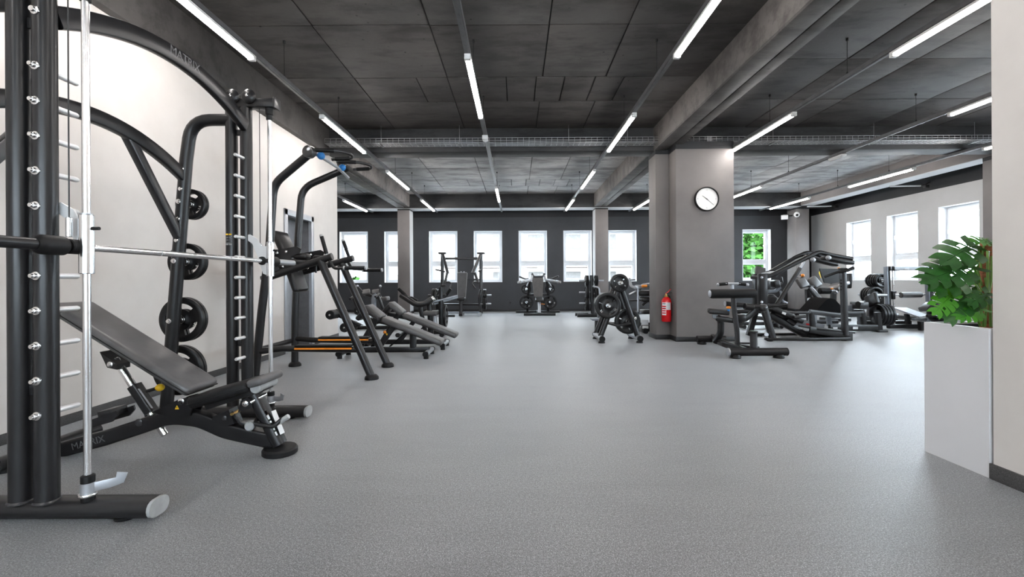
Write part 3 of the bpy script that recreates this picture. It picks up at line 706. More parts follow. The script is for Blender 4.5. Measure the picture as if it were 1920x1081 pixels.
# seat linkage
m = MB(); m.prism([h+V((0, -.045, 0)) for h in (PP(408, 777), PP(437, 764), PP(447, 790), PP(432, 795), PP(405, 786))], (0, .09, 0)); lk = m.obj('seat_bracket', 'black', T)
MB().lathe(PP(430, 779)+V((0, -.046, 0)), (0, -1, 0), [(.016, 0), (.016, .006), (.009, .009)], 16).obj('bolt', 'graphite', lk)
tb(T, 'link_arm', 'black', [PP(440, 770)+V((0, -.03, 0)), PP(452, 792), PP(478, 800)], (.03, .018)); MB().cyl(PP(443, 772)+V((0, -.05, 0)), PP(443, 772)+V((0, .05, 0)), .009, n=14).obj('link_pin', 'brass', T)
MB().lathe(PP(474, 795)+V((0, -.05, 0)), (0, 1, 0), [(.022, 0), (.03, .008), (.03, .04), (.022, .05)], 24).obj('wheel', 'cap', T)
m = MB(); m.prism([h+V((0, -.05, 0)) for h in (PP(455, 768), PP(460, 747), PP(473, 742), PP(481, 748), PP(482, 760))], (0, .1, 0)); lk = m.obj('seat_bracket', 'black', T)
MB().lathe(PP(469, 752)+V((0, -.051, 0)), (0, -1, 0), [(.019, 0), (.019, .006), (.011, .01)], 18).obj('bolt', 'chrome', lk)
MB().cyl(PP(478, 750)+V((0, -.05, 0)), PP(500, 738), .012, n=16).obj('seat_pin', 'chrome', T)
hd = tb(T, 'lift_handle', 'black', [PP(492, 775)+V((0, .05, 0)), PP(484, 782), PP(486, 790)+V((0, -.05, 0)), PP(520, 795)+V((0, -.05, 0)), PP(534, 782)+V((0, -.03, 0))], .014, .05)
MB().cyl(PP(527, 789)+V((0, -.03, 0)), PP(546, 777)+V((0, -.03, 0)), .0165, n=20, bev=.004).obj('handle_grip', 'cap', hd)
# wheel-end carrier at the back
for y in (.058, -.07): wc = MB().prism([h+V((0, y, 0)) for h in (PP(176, 800), PP(184, 782), PP(236, 764), PP(238, 772), PP(228, 784), PP(200, 792))], (0, .012, 0)).obj('rear_bracket', 'black', T)
bx(T, 'stop_block', 'black', PP(212, 775)+V((0, 0, .012)), (.085, .13, .05), Matrix.Rotation(-.2, 3, 'Y'), .006)
tri(PP(184, 793)+V((0, -.072, 0)), .012, wc)
# ------------------------------------------------------------------ knee raise and pull-up tower
N, Fr = 5.13, 5.86
T = thing('knee_raise_tower', 'tall black knee raise and pull-up tower in front of the grey door', 'pull-up station', (-2.3, 5.5, 0))
for side in (0, 1):
    if side == 0:
        path = [p(478, 711, 5.1), p(490, 590, 5.1), p(506, 455, 5.1), p(513, 345, 5.1), p(582, 287, 5.05)]
        leg = [p(697, 708, N), p(601, 488, N)]; arm = [p(492, 523, N), p(621, 481, N)]; rail_ = [p(480, 659, 5.1), p(530, 653, 5.12), p(672, 655, N)]; fx = path[0]
        grip = [p(613, 478, N), p(603, 443, N)]; dip = [p(618, 488, N), p(626, 503, N), p(686, 502, N)]
    else:
        path = [p(553, 683, 5.95), p(553, 600, 5.95), p(559, 440, 5.95), p(566, 352, 5.95), p(652, 315, 6.0)]
        leg = [p(727, 686, Fr), p(641, 494, Fr)]; arm = [p(556, 513, Fr), p(661, 484, Fr)]; rail_ = [p(553, 634, 5.95), p(585, 637, 5.9), p(700, 639, Fr)]; fx = path[0]
        grip = [p(655, 484, Fr), p(644, 452, Fr)]; dip = [p(652, 490, Fr), p(660, 504, Fr), p(716, 506, Fr)]
    path[0].z = 0.02; leg[0].z = .02
    tb(T, 'rear_post', 'black', path, .043, .28, n=22); tb(T, 'front_leg', 'black', leg, .043, n=22)
    for c in (fx, leg[0]): MB().lathe((c.x, c.y, 0), (0, 0, 1), [(.075, 0), (.078, .006), (.074, .03), (.055, .05), (.044, .055)], 28).obj('foot', 'matte', T)
    tb(T, 'arm_rail', 'black', arm, .04, n=20)
    MB().cyl(arm[1]-V((.002, 0, 0)), arm[1]+(arm[1]-arm[0]).normalized()*.012, .041, n=20).obj('rail_cap', 'graphite', T)
    tb(T, 'base_rail', 'black', rail_, .034, .2, n=18)
    c0, c1 = (p(556, 650, N), p(662, 649, N)) if side == 0 else (p(600, 634, Fr), p(693, 634, Fr))
    o = padbox(MB(), c0+V((0, 0, .025)), c1+V((0, 0, .025)), (0, 1, 0), .11, .02, .004).obj('foot_step', 'matte', T)
    MB().bb((c0.x, c0.y-.056, c0.z-.022), (c1.x, c0.y-.045, c0.z-.005)).obj('step_stripe', 'orange', o)
    g = MB().tube([grip[0], grip[1]], .021, n=18).obj('hand_grip', 'matte', T); d = (grip[1]-grip[0]).normalized()
    MB().cyl(grip[1], grip[1]+d*.022, .0225, .018, 18).obj('grip_end', 'cap', g); MB().cyl(grip[0]-d*.02, grip[0]+d*.012, .025, n=18, bev=.002).obj('grip_collar', 'silver', g)
    dh = tb(T, 'dip_handle', 'black', dip, .017, .06, n=16)
    a, b = dip[-1]-V((.24, 0, 0)), dip[-1]; MB().cyl(a, b, .0225, n=18, bev=.003).obj('hand_grip', 'matte', dh)
    for x in (a, b): MB().cyl(x-V((.01, 0, 0)), x+V((.012, 0, 0)), .0235, n=18, bev=.003).obj('grip_collar', 'silver', dh)
    # elbow pad on its bracket
    ye = N+.12 if side == 0 else Fr-.12
    e0 = V((-2.74, ye, 1.375)); e1 = V((-2.36, ye, 1.335))
    pad(T, 'elbow_pad', 'vinyl', e0, e1, (0, 1, 0), .13, .06, .028)
    e2 = V((-2.42, ye+(.0 if side == 0 else 0), 1.40)); pad(T, 'elbow_stop', 'vinyl', e1+V((-.16, 0, .085)), e1+V((.0, 0, .075)), (0, 1, 0), .12, .07, .03)
    ys = ye-.075 if side == 0 else ye+.065
    bk = MB().prism([V((-2.78, ys, 1.42)), V((-2.70, ys, 1.45)), V((-2.47, ys, 1.49)), V((-2.42, ys, 1.46)), V((-2.44, ys, 1.41)), V((-2.53, ys, 1.38)), V((-2.54, ys, 1.25)), V((-2.68, ys, 1.22)), V((-2.76, ys, 1.33))], (0, .01, 0)).obj('pad_bracket', 'black', T)
    for x, z in ((-2.69, 1.415), (-2.59, 1.43), (-2.63, 1.26)): MB().lathe((x, ys, z), (0, -1, 0), [(.014, 0), (.014, .004), (.008, .008)], 14).obj('bolt', 'chrome', bk)
    for x in (-2.68, -2.5): MB().cyl((x, ye, 1.2), (x, ye, 1.31), .012, n=12).obj('pad_stud', 'black', T)
ym = (N+Fr)/2
pad(T, 'back_pad', 'vinyl', V((-2.665, ym, 1.40)), V((-2.80, ym, 1.70)), (0, 1, 0), .31, .075, .03)
pad(T, 'hip_pad', 'vinyl', V((-2.535, ym, .985)), V((-2.655, ym, 1.33)), (0, 1, 0), .31, .075, .03)
tb(T, 'pad_bar', 'black', [V((-2.63, ym, 1.02)), V((-2.87, ym, 1.66))], (.06, .05)); tb(T, 'cross_tube', 'black', [p(516, 511, 5.1)+V((0, .02, .04)), V((-2.80, Fr, 1.22))], .035, n=18)
tb(T, 'cross_tube', 'black', [V((-2.9, 5.1, .33)), V((-2.9, 5.95, .33))], .03)
tb(T, 'grip_cross_bar', 'silver', [p(497, 490, N), p(541, 494, N+.1)], .03, n=18)
# pull-up bar, loops and ball grips
bar = [p(578, 279, 4.97), p(583, 284, 5.02), p(607, 297, 5.3), p(629, 311, 5.68), p(643, 323, 5.95), p(653, 333, 6.1)]
tb(T, 'pull_up_bar', 'silver', bar, .019, n=16)
MB().lathe(p(578, 284, 5.0), (-.2, -1, -.05), [(.06, -.06), (.066, -.05), (.066, .012), (.058, .018)], 28).obj('post_cap', 'graphite', T)
for u, v, Y, (bu, bv) in ((584, 281, 5.02, (602, 292)), (631, 303, 5.75, (642, 314))):
    a = p(u, v, Y); L = tb(T, 'grip_loop', 'graphite', [a, a+V((.26, .08, .01)), a+V((.385, .14, -.01)), a+V((.37, .22, -.035)), a+V((.14, .20, -.05))], .0185, .05, n=14)
    MB().tube([a+V((.02, .006, .001)), a+V((.22, .068, .009))], .023, n=16).obj('hand_grip', 'matte', L); MB().tube([a+V((.18, .205, -.047)), a+V((.34, .219, -.037))], .023, n=16).obj('hand_grip', 'matte', L)
    c = p(bu, bv, Y+.12); b_ = MB().ball(c, .043, 22).obj('ball_grip', 'blue', T); MB().cyl(c+V((0, 0, .03)), c+V((0, 0, .075)), .012, n=12).obj('ball_stem', 'graphite', b_)

# ------------------------------------------------------------------ two decline benches
def decline(dx, Y, label):
    T = thing('decline_bench', label, 'weight bench', (-1.8+dx, Y, 0), 'decline benches in a row')
    Q = lambda x, z, y=0: V((x+dx, Y+y, z))
    e, b, h = Q(-1.05, .235), Q(-1.905, .585), Q(-2.13, .765)
    pad(T, 'back_pad', 'vinylgrey', e, b, (0, 1, 0), .30, .085, .03); pad(T, 'seat_pad', 'vinylgrey', b+V((-.006, 0, .004)), h, (0, 1, 0), .30, .085, .03)
    pad(T, 'knee_pad', 'vinyl', h+V((-.01, 0, -.02)), h+V((-.17, 0, -.2)), (0, 1, 0), .30, .07, .028)
    tb(T, 'pad_beam', 'black', [Q(-1.3, .26), Q(-1.9, .49), Q(-2.2, .55)], (.05, .06)); tb(T, 'base_rail', 'black', [Q(-1.26, .10), Q(-2.52, .10)], (.06, .08))
    tb(T, 'support_post', 'black', [Q(-1.5, .12), Q(-1.5, .36)], (.09, .06)); tb(T, 'main_post', 'black', [Q(-2.28, .12), Q(-2.02, .56)], (.06, .08))
    tb(T, 'adjust_strut', 'black', [Q(-1.98, .13, -.05), Q(-1.74, .47, -.05)], (.035, .07)); cy(T, 'gas_spring', 'matte', Q(-1.86, .13, .06), Q(-1.55, .40, .06), .012)
    k = tb(T, 'pull_pin', 'black', [Q(-2.2, .25, -.03), Q(-2.22, .27, -.09)], .01); MB().ball(Q(-2.22, .27, -.11), .026, 16).obj('knob', 'orange', k)
    bx(T, 'yellow_tag', 'yellow', Q(-1.86, .33, -.07), (.02, .004, .03))
    for x, l in ((-1.27, .27), (-2.5, .22)):
        f = MB().tube([Q(x, .07, -l), Q(x, .07, l)], (.07, .065, .03)).obj('foot', 'silver' if x > -2 else 'black', T)
        for s in (-1, 1): MB().cyl(Q(x, 0, s*(l-.05)), Q(x, .045, s*(l-.05)), .035, n=16).obj('rubber_pad', 'matte', f); MB().tube([Q(x, .07, s*(l-.03)), Q(x, .07, s*(l+.006))], (.08, .072, .034)).obj('end_cap', 'matte', f)
    tb(T, 'roller_arm', 'black', [Q(-2.26, .45), Q(-2.62, .62)], (.05, .05)); tb(T, 'roller_arm', 'black', [Q(-2.24, .55), Q(-2.36, .86)], (.045, .045))
    for x, z in ((-2.62, .62), (-2.42, .44)):
        for s in (-1, 1): MB().lathe(Q(x, z, s*.035), (0, s, 0), [(.055, 0), (.066, .008), (.066, .165), (.055, .175)], 22).obj('foam_roller', 'matte', T)
        MB().cyl(Q(x, z, -.22), Q(x, z, .22), .014, n=12).obj('roller_axle', 'chrome', T)
    tb(T, 'assist_handle', 'black', [Q(-2.36, .84, -.14), Q(-2.34, .88, 0), Q(-2.36, .84, .14)], .017)
    return T
decline(0, 6.66, 'grey-padded decline bench nearer the viewer, left of the open floor')
decline(.10, 7.5, 'grey-padded decline bench behind the nearer decline bench')

# ------------------------------------------------------------------ small dip machine beyond the benches
Y = 10.3
T = thing('seated_crunch_machine', 'small black machine with two square pads, behind the decline benches', 'gym machine', (p(702, 560, Y).x, Y, 0))
P_ = lambda u, v, d=0: p(u, v, Y+d)
for u0, u1 in ((679, 693), (697, 711)): pad(T, 'chest_pad', 'vinylgrey', P_((u0+u1)/2, 549, -.06), P_((u0+u1)/2, 541, .05), (1, 0, 0), .17, .08, .025)
pad(T, 'seat_pad', 'vinylgrey', P_(711, 557), P_(728, 555), (0, 1, 0), .3, .09, .03)
tb(T, 'column', 'steelblue', [P_(703, 548), P_(701, 562), V((P_(701, 562).x, Y, .05))], (.1, .1)); tb(T, 'arm', 'black', [P_(686, 551), P_(701, 556), P_(720, 560)], (.07, .07))
for a, b in (((680, 547), (670, 536)), ((711, 553), (713, 536))):
    h = tb(T, 'hand_lever', 'graphite', [P_(*a), P_(*b)], .022); MB().ball(P_(*b), .03, 14).obj('lever_end', 'silver', h)
x = P_(701, 562).x; tb(T, 'base', 'black', [V((x-.5, Y, .05)), V((x+.6, Y, .05))], (.09, .08)); tb(T, 'base', 'black', [V((x-.4, Y-.35, .05)), V((x-.4, Y+.35, .05))], (.09, .08)); tb(T, 'base', 'black', [V((x+.5, Y-.35, .05)), V((x+.5, Y+.35, .05))], (.09, .08))

# ------------------------------------------------------------------ plate-loaded row machine
Y = 9.2
T = thing('row_machine', 'black plate-loaded row machine with curved yoke behind the decline benches', 'gym machine', (p(800, 600, Y).x, Y, 0))
P_ = lambda u, v, d=0: p(u, v, Y+d)
def fz(v_, z): return V((v_.x, v_.y, z))
tb(T, 'yoke', 'black', [P_(752, 553, -.1), P_(766, 562, -.15), P_(780, 571, -.2), P_(795, 570, -.2), P_(811, 560, -.15)], .055, .3, n=20)
MB().lathe(P_(811, 560, -.15), P_(811, 560, -.15)-P_(795, 570, -.2), [(.058, -.01), (.058, .03), (.05, .04)], 22).obj('yoke_cap', 'chrome', T)
for u0, v0, u1, v1, d in ((766, 558, 747, 541, -.1), (832, 560, 845, 541, .3)):
    h = tb(T, 'lever', 'black', [P_(u0, v0, d), P_(u1, v1, d)], .026, n=16); MB().tube([P_(u0, v0, d).lerp(P_(u1, v1, d), .35), P_(u1, v1, d)], .032, n=16).obj('hand_grip', 'matte', h)
tb(T, 'swing_arm', 'steelblue', [P_(810, 566, -.1), P_(858, 554, .2)], (.04, .035)); tb(T, 'swing_arm', 'steelblue', [P_(813, 570, .05), P_(858, 557, .35)], (.04, .035))
tb(T, 'post', 'black', [P_(805, 568), fz(P_(808, 600), .06)], (.1, .09)); tb(T, 'post', 'black', [P_(787, 572), fz(P_(798, 590), .06)], (.08, .06))
tb(T, 'cross_handle', 'black', [P_(757, 557), P_(772, 557), P_(783, 563)], .02, .05)
pad(T, 'seat_pad', 'vinylgrey', P_(796, 582, -.05), P_(822, 582, -.05), (0, 1, 0), .32, .09, .03); tb(T, 'seat_post', 'silver', [P_(814, 586), fz(P_(818, 600), .05)], (.07, .06))
x0, x1 = P_(755, 600).x, P_(834, 600).x
tb(T, 'base_rail', 'black', [V((x0, Y, .06)), V((x1, Y, .06))], (.1, .08))
for x in (x0, x1): tb(T, 'foot', 'black', [V((x, Y-.4, .05)), V((x, Y+.4, .05))], (.09, .085, .04))
up = P_(827, 595, .1); tb(T, 'weight_post', 'black', [V((up.x, Y+.1, .06)), V((up.x, Y+.1, .96))], (.09, .07))
for v_ in (535, 553, 592):
    c = P_(833, v_, .1); MB().cyl(V((up.x, Y+.1, c.z)), V((up.x+(.28 if v_ == 592 else .1), Y+.1, c.z)), .024, n=16, bev=.003).obj('plate_horn', 'graphite', T)
c = P_(837, 592, .1); plate(V((up.x+.09, Y+.1, c.z)), '+x', .225, .05, '20', 'black plate on the low horn of the curved-yoke row machine', None)
for k in range(2):
    c = P_(823, 546, .1); plate(V((up.x-.10-.055*k, Y+.1, .79)), '-x', .14, .04, '5', ('inner' if k == 0 else 'outer')+' small black plate on the post of the curved-yoke row machine', None)
MB().cyl(V((up.x-.26, Y+.1, .79)), V((up.x, Y+.1, .79)), .024, n=16, bev=.003).obj('plate_horn', 'graphite', T)

# ------------------------------------------------------------------ pulldown machine in front of the windows
Y = 14.3
T = thing('pulldown_machine', 'tall plate-loaded pulldown machine standing before the third and fourth windows', 'gym machine', (p(866, 590, Y).x, Y, 0))
P_ = lambda u, v, d=0: p(u, v, Y+d)
for u, s in ((829.5, -1), (902, 1)):
    tb(T, 'upright', 'graphite', [fz(P_(u, 590), .06), P_(u, 475)], (.1, .09)); MB().box(P_(u, 474.5), (.24, .16, .06), None, .02).obj('head_cap', 'graphite', T)
    tb(T, 'swing_arm', 'graphite', [P_(u-s*1, 477, -.1), P_(u-s*11-(1 if s < 0 else 5), 512, -.35)], .045, n=14)
    tb(T, 'forearm', 'graphite', [P_(u-s*9-(0 if s < 0 else 3), 511, -.35), P_(u-s*5, 530, -.4)], .04, n=14)
    tb(T, 'grip_bar', 'graphite', [P_(u-s*5, 529, -.4), P_(u-s*12, 528, -.45), P_(u-s*17, 531, -.45), P_(u-s*14+(4*s if s > 0 else 0), 541, -.5)], .02, .05)
    tb(T, 'horn', 'graphite', [P_(u-s*5, 509, -.3), P_(u+(-13 if s < 0 else 1), 505, -.3)], .025)
    x = P_(u, 560).x
    tb(T, 'weight_frame', 'black', [V((x-.03, Y-.35, .08)), V((x-.03, Y-.35, .62)), V((x, Y-.1, .78)), V((x, Y, .78))], (.08, .07), .12)
    tb(T, 'foot', 'silver', [V((x-.03, Y-.6, .05)), V((x-.03, Y+.3, .05))], (.11, .085, .04))
    for z, r, dy, tx in ((.62, .19, .12, 'upper'), (.36, .19, -.12, 'lower')):
        MB().cyl(V((x, Y+dy, z)), V((x+s*.32, Y+dy, z)), .024, n=14, bev=.003).obj('plate_horn', 'silver', T)
        for k in range(2): plate(V((x+s*(.09+.05*k), Y+dy, z)), '+x' if s > 0 else '-x', r, .045, '', '%s plate on the %s %s horn of the tall pulldown machine' % ('inner' if k == 0 else 'outer', tx, 'left' if s < 0 else 'right'), 'plates on the pulldown machine')
tb(T, 'top_beam', 'graphite', [P_(831, 484.5), P_(900, 484.5)], (.07, .08)); tb(T, 'mid_beam', 'black', [P_(831, 570.5), P_(900, 570.5)], (.07, .07)); tb(T, 'low_beam', 'steelblue', [V((P_(831, 0).x, Y, .09)), V((P_(900, 0).x, Y, .09))], (.06, .05)); tb(T, 'rear_beam', 'graphite', [P_(876, 524, .1), P_(900, 524, .1)], (.06, .06))
m = MB(); cs = [(857.5, 512), (859, 510.5), (874.5, 510.5), (876, 512), (873, 556), (871, 559), (860, 559), (858, 556)]
m.prism([P_(u, v, -.3) for u, v in cs], (0, .08, 0)); bpd = m.obj('back_pad', 'vinylgrey', T)
m = MB(); pr = [P_(u, v, -.306) for u, v in cs]; m.tube(pr+[pr[0]], .008, n=6); m.obj('pad_piping', 'cap', bpd)
for u in (864.5, 870): MB().cyl(P_(u, 510.5, -.26), P_(u, 508, -.26), .012, n=10).obj('pad_pin', 'silver', T)
pad(T, 'seat_pad', 'vinyl', P_(858, 557, -.55), P_(858, 557, -.55)+V((.24, 0, 0)), (0, 1, 0), .36, .09, .03); tb(T, 'seat_post', 'graphite', [P_(864, 562, -.45), V((P_(864, 0).x, Y-.45, .06))], (.1, .1)); tb(T, 'spine', 'black', [V((P_(864, 0).x, Y-.55, .06)), V((P_(864, 0).x, Y, .06))], (.1, .08))

# ------------------------------------------------------------------ incline press below the fifth window
Y = 14.2; xc = p(1011, 590, Y).x
T = thing('incline_press', 'symmetrical incline press with silver arms, alone at the middle of the back wall', 'gym machine', (xc, Y, 0))
P_ = lambda u, v, d=0: p(u, v, Y+d)
tb(T, 'front_foot', 'black', [V((xc-.48, Y-.25, .05)), V((xc+.48, Y-.25, .05))], (.09, .08, .035)); tb(T, 'rear_foot', 'black', [V((xc-.72, Y+.9, .05)), V((xc+.72, Y+.9, .05))], (.09, .08, .035))
tb(T, 'spine', 'silver', [V((xc, Y-.25, .06)), V((xc, Y+.9, .06))], (.1, .09)); tb(T, 'seat_post', 'silver', [V((xc, Y-.22, .08)), V((xc, Y-.1, .42))], (.08, .12)); cy(T, 'seat_adjuster', 'silver', V((xc-.04, Y-.26, .1)), V((xc-.04, Y-.2, .42)), .02)
tb(T, 'adjust_lever', 'orange', [V((xc+.05, Y-.2, .36)), V((xc+.16, Y-.22, .35))], .012)
pad(T, 'seat_pad', 'vinyl', V((xc, Y-.3, .5)), V((xc, Y+.08, .58)), (1, 0, 0), .26, .09, .04)
m = MB(); cs = [(-.16, 1.16), (.16, 1.16), (.18, 1.12), (.13, .58), (-.13, .58), (-.18, 1.12)]
m.prism([V((xc-.02+a, Y+.05+(z-.55)*.55, z)) for a, z in cs], (0, .08, -.02)); m.obj('back_pad', 'vinylgrey', T)
for s in (-1, 1):
    tb(T, 'upright', 'black', [V((xc+s*.34, Y+.9, .08)), V((xc+s*.33, Y+.6, .6)), V((xc+s*.27, Y+.5, 1.05))], (.08, .1), .2)
    tb(T, 'press_arm', 'silver', [V((xc+s*.2, Y+.45, 1.22)), V((xc+s*.24, Y+.3, 1.08)), V((xc+s*.58, Y-.1, 1.03))], .045, .12, n=16)
    g = tb(T, 'hand_grip', 'cap', [V((xc+s*.45, Y-.0, 1.05)), V((xc+s*.66, Y-.12, 1.02))], .034, n=14)
    tb(T, 'top_lever', 'graphite', [V((xc+s*.32, Y+.3, 1.12)), V((xc+s*.42, Y+.25, 1.12)), V((xc+s*.62, Y+.15, 1.20))], .026, .05, n=14)
    MB().ball(V((xc+s*.19, Y+.45, 1.27)), .04, 14).obj('pivot_knob', 'graphite', T)
    tb(T, 'low_grip', 'silver', [V((xc+s*.31, Y+.3, 1.03)), V((xc+s*.38, Y+.1, .9))], .018)
    for z, r, n_, tx in ((.80, .16, '5', 'upper'), (.38, .225, '20', 'lower')):
        c = V((xc+s*.36, Y+.75, z)); MB().cyl(c+V((0, -.34, 0)), c+V((0, .15, 0)), .024, n=14, bev=.003).obj('plate_horn', 'silver', T)
        for k in range(2): plate(c+V((s*.02, -.12-.05*k, 0)), '-y', r, .045, n_, '%s plate on the %s %s horn of the incline press' % ('back' if k == 0 else 'front', tx, 'left' if s < 0 else 'right'), 'plates on the incline press', .4*s)
tb(T, 'yoke', 'graphite', [V((xc-.2, Y+.45, 1.25)), V((xc-.13, Y+.45, 1.19)), V((xc+.13, Y+.45, 1.19)), V((xc+.2, Y+.45, 1.25))], .035, .06, n=14); tb(T, 'cross_beam', 'black', [V((xc-.33, Y+.6, .62)), V((xc+.33, Y+.6, .62))], (.07, .07))
# ------------------------------------------------------------------ far plate tree, seen edge on
Y = 13.4; xc = p(1108, 590, Y).x
T = thing('plate_tree', 'far plate tree beside the second pillar of the back wall', 'plate rack', (xc, Y, 0))
tb(T, 'column', 'black', [V((xc+.05, Y, .08)), V((xc+.02, Y, 1.22))], (.1, .12)); tb(T, 'curved_brace', 'silver', [V((xc+.04, Y-.1, .9)), V((xc+.22, Y-.1, .86)), V((xc+.26, Y-.1, .1))], (.05, .05), .1)
for d in (-.15, .3): tb(T, 'foot', 'black', [V((xc-.42, Y+d, .06)), V((xc+.28, Y+d, .06))], (.1, .1, .045))
tb(T, 'spine', 'black', [V((xc, Y-.15, .06)), V((xc, Y+.3, .06))], (.1, .08))
for z, r, s, tx in ((1.06, .16, -1, 'top left'), (1.06, .16, 1, 'top right'), (.72, .225, -1, 'middle left'), (.40, .225, -1, 'bottom left'), (.68, .2, 1, 'middle right')):
    MB().cyl(V((xc+.02, Y, z)), V((xc+.02+s*.36, Y, z)), .024, n=14, bev=.003).obj('plate_horn', 'silver', T)
    for k in range(2): plate(V((xc+.02+s*(.11+.05*k), Y, z)), '+x' if s > 0 else '-x', r, .045, '', '%s plate on the %s horn of the far plate tree' % ('inner' if k == 0 else 'outer', tx), 'plates on the far plate tree')

# ------------------------------------------------------------------ near plate tree
Y = 8.05
T = thing('plate_tree', 'near A-shaped black plate tree with silver feet, left of the big pillar', 'plate rack', (p(1157, 635, Y).x, Y, 0))
P_ = lambda u, v, d=0: p(u, v, Y+d)
for d in (0, .42):
    a, b, t_ = V((P_(1122, 0).x, Y+d, .1)), V((P_(1192, 0).x, Y+d, .1)), V((P_(1160, 0).x, Y+d, P_(0, 545).z))
    tb(T, 'leg', 'black', [a, t_+V((-.02, 0, 0))], .048, n=20); tb(T, 'leg', 'black', [b, t_+V((.02, 0, 0))], .048, n=20)
    tb(T, 'cross_tie', 'black', [V((P_(1133, 0).x, Y+d, .34)), V((P_(1155, 0).x, Y+d, .28)), V((P_(1182, 0).x, Y+d, .33))], (.045, .04), .3)
tb(T, 'ridge_tube', 'black', [V((P_(1160, 0).x, Y-.05, P_(0, 543).z)), V((P_(1160, 0).x, Y+.47, P_(0, 543).z))], .055, n=20)
for u in (1122, 1192):
    x = P_(u, 0).x; f = MB().tube([(x, Y-.17, .075), (x, Y+.52, .075)], .048, n=20).obj('foot', 'silver', T)
    MB().cyl((x, Y-.19, .075), (x, Y-.155, .075), .052, n=22, bev=.004).obj('end_cap', 'matte', f); MB().cyl((x, Y+.5, .075), (x, Y+.535, .075), .052, n=22, bev=.004).obj('end_cap', 'matte', f)
    for y in (Y-.12, Y+.46): MB().cyl((x, y, 0), (x, y, .03), .06, .05, 20).obj('rubber_pad', 'matte', f)
gp = 'plates on the near plate tree'
for (u, v), r, n_, ks, tx, dx in (((1162, 530), .157, '5', 2, 'top', 0), ((1139.5, 572.5), .225, '15', 3, 'left', 0), ((1177, 602), .225, '15', 2, 'right', .55)):
    c = P_(u, v, -.1)
    MB().cyl(V((c.x, Y-.26 + (.52 if dx else 0), c.z)), V((c.x, Y+.3, c.z)), .0245, n=18, bev=.003).obj('plate_horn', 'chrome', T)
    for k in range(ks):
        y = Y-.115+.055*k + (.24 if dx else 0)
        cc = V((c.x*(y+0)/(Y-.1), y, H-(H-c.z)*y/(Y-.1))) if k == 0 else V((c0.x, y, c0.z))
        if k == 0: c0 = cc
        plate(cc, '-y', r, .05, n_, '%s black %s plate on the %s horn of the near plate tree' % (('front', 'second', 'third')[k], n_, tx), gp, .1+1.05*k)
MB().cyl(V((P_(1186, 0).x, Y-.08, .42)), V((P_(1186, 0).x, Y+.02, .42)), .024, n=16, bev=.003).obj('plate_horn', 'chrome', T)

# ------------------------------------------------------------------ machine half hidden by the pillar
Y = 9.6
T = thing('leg_curl_machine', 'black padded machine with orange grips, partly hidden behind the big pillar', 'gym machine', (p(1215, 620, Y).x, Y, 0))
P_ = lambda u, v, d=0: p(u, v, Y+d)
x0, x1 = P_(1186, 0).x, P_(1186, 0).x+1.15
tb(T, 'base_rail', 'black', [V((x0+.06, Y-.3, .10)), V((x1, Y-.3, .10))], (.09, .13)); tb(T, 'base_rail', 'black', [V((x0+.06, Y+.3, .10)), V((x1, Y+.3, .10))], (.09, .13))
for x in (x0+.12, x1-.05): tb(T, 'foot', 'black', [V((x, Y-.42, .06)), V((x, Y+.42, .06))], (.1, .11, .04))
tb(T, 'upright', 'silver', [V((x0, Y-.3, .06)), V((x0, Y-.3, .98))], (.045, .05)); tb(T, 'upright', 'silver', [V((x0+.45, Y-.3, .14)), V((x0+.38, Y-.3, .5))], (.06, .06)); tb(T, 'upright', 'silver', [V((x0+.9, Y, .14)), V((x0+.85, Y, .8))], (.09, .09))
pad(T, 'bench_pad', 'vinyl', P_(1194, 544, -.2), P_(1194, 544, -.2)+V((.7, 0, 0)), (0, 1, 0), .4, .11, .04); pad(T, 'seat_pad', 'vinyl', P_(1200, 556, -.25), P_(1200, 556, -.25)+V((.6, 0, -.03)), (0, 1, 0), .34, .10, .04); pad(T, 'low_pad', 'vinyl', P_(1202, 580, -.3), P_(1202, 580, -.3)+V((.5, 0, 0)), (0, 1, 0), .34, .08, .03)
tb(T, 'side_beam', 'graphite', [P_(1180, 563, -.3), P_(1180, 563, -.3)+V((.9, 0, 0))], (.03, .03)); tb(T, 'low_beam', 'steelblue', [P_(1194, 586, -.3), P_(1194, 586, -.3)+V((.9, 0, 0))], (.05, .06))
tb(T, 'link_arm', 'black', [P_(1204, 572, -.3), P_(1212, 566, -.3), P_(1222, 560, -.3)], .025); tb(T, 'press_arm', 'silver', [P_(1180, 522, -.1), P_(1183, 536, -.2), P_(1194, 541, -.25), P_(1206, 534, -.25), P_(1230, 531, -.2)], .03, .05)
tb(T, 'press_arm', 'silver', [P_(1180, 552, -.2), P_(1190, 547, -.2), P_(1205, 538, -.2)], .022); MB().box(P_(1197, 538, -.3), (.16, .1, .09), None, .03).obj('pivot_block', 'silver', T)
MB().tube([P_(1203, 536.5, -.35), P_(1213, 536, -.35)], .028, n=14).obj('hand_grip', 'orange', T)
padbox(MB(), P_(1181, 524, -.1), P_(1188, 523, -.1), (0, 1, 0), .3, .02, .006).obj('top_plate', 'black', T)
MB().box(P_(1209, 604, -.35), (.14, .02, .1)).obj('instruction_label', 'paper', T); MB().box(P_(1210, 613, -.35), (.12, .02, .05)).obj('instruction_label', 'white', T); bx(T, 'warning_tag', 'yellow', V((P_(1208, 0).x, Y-.346, .11)), (.03, .004, .04))
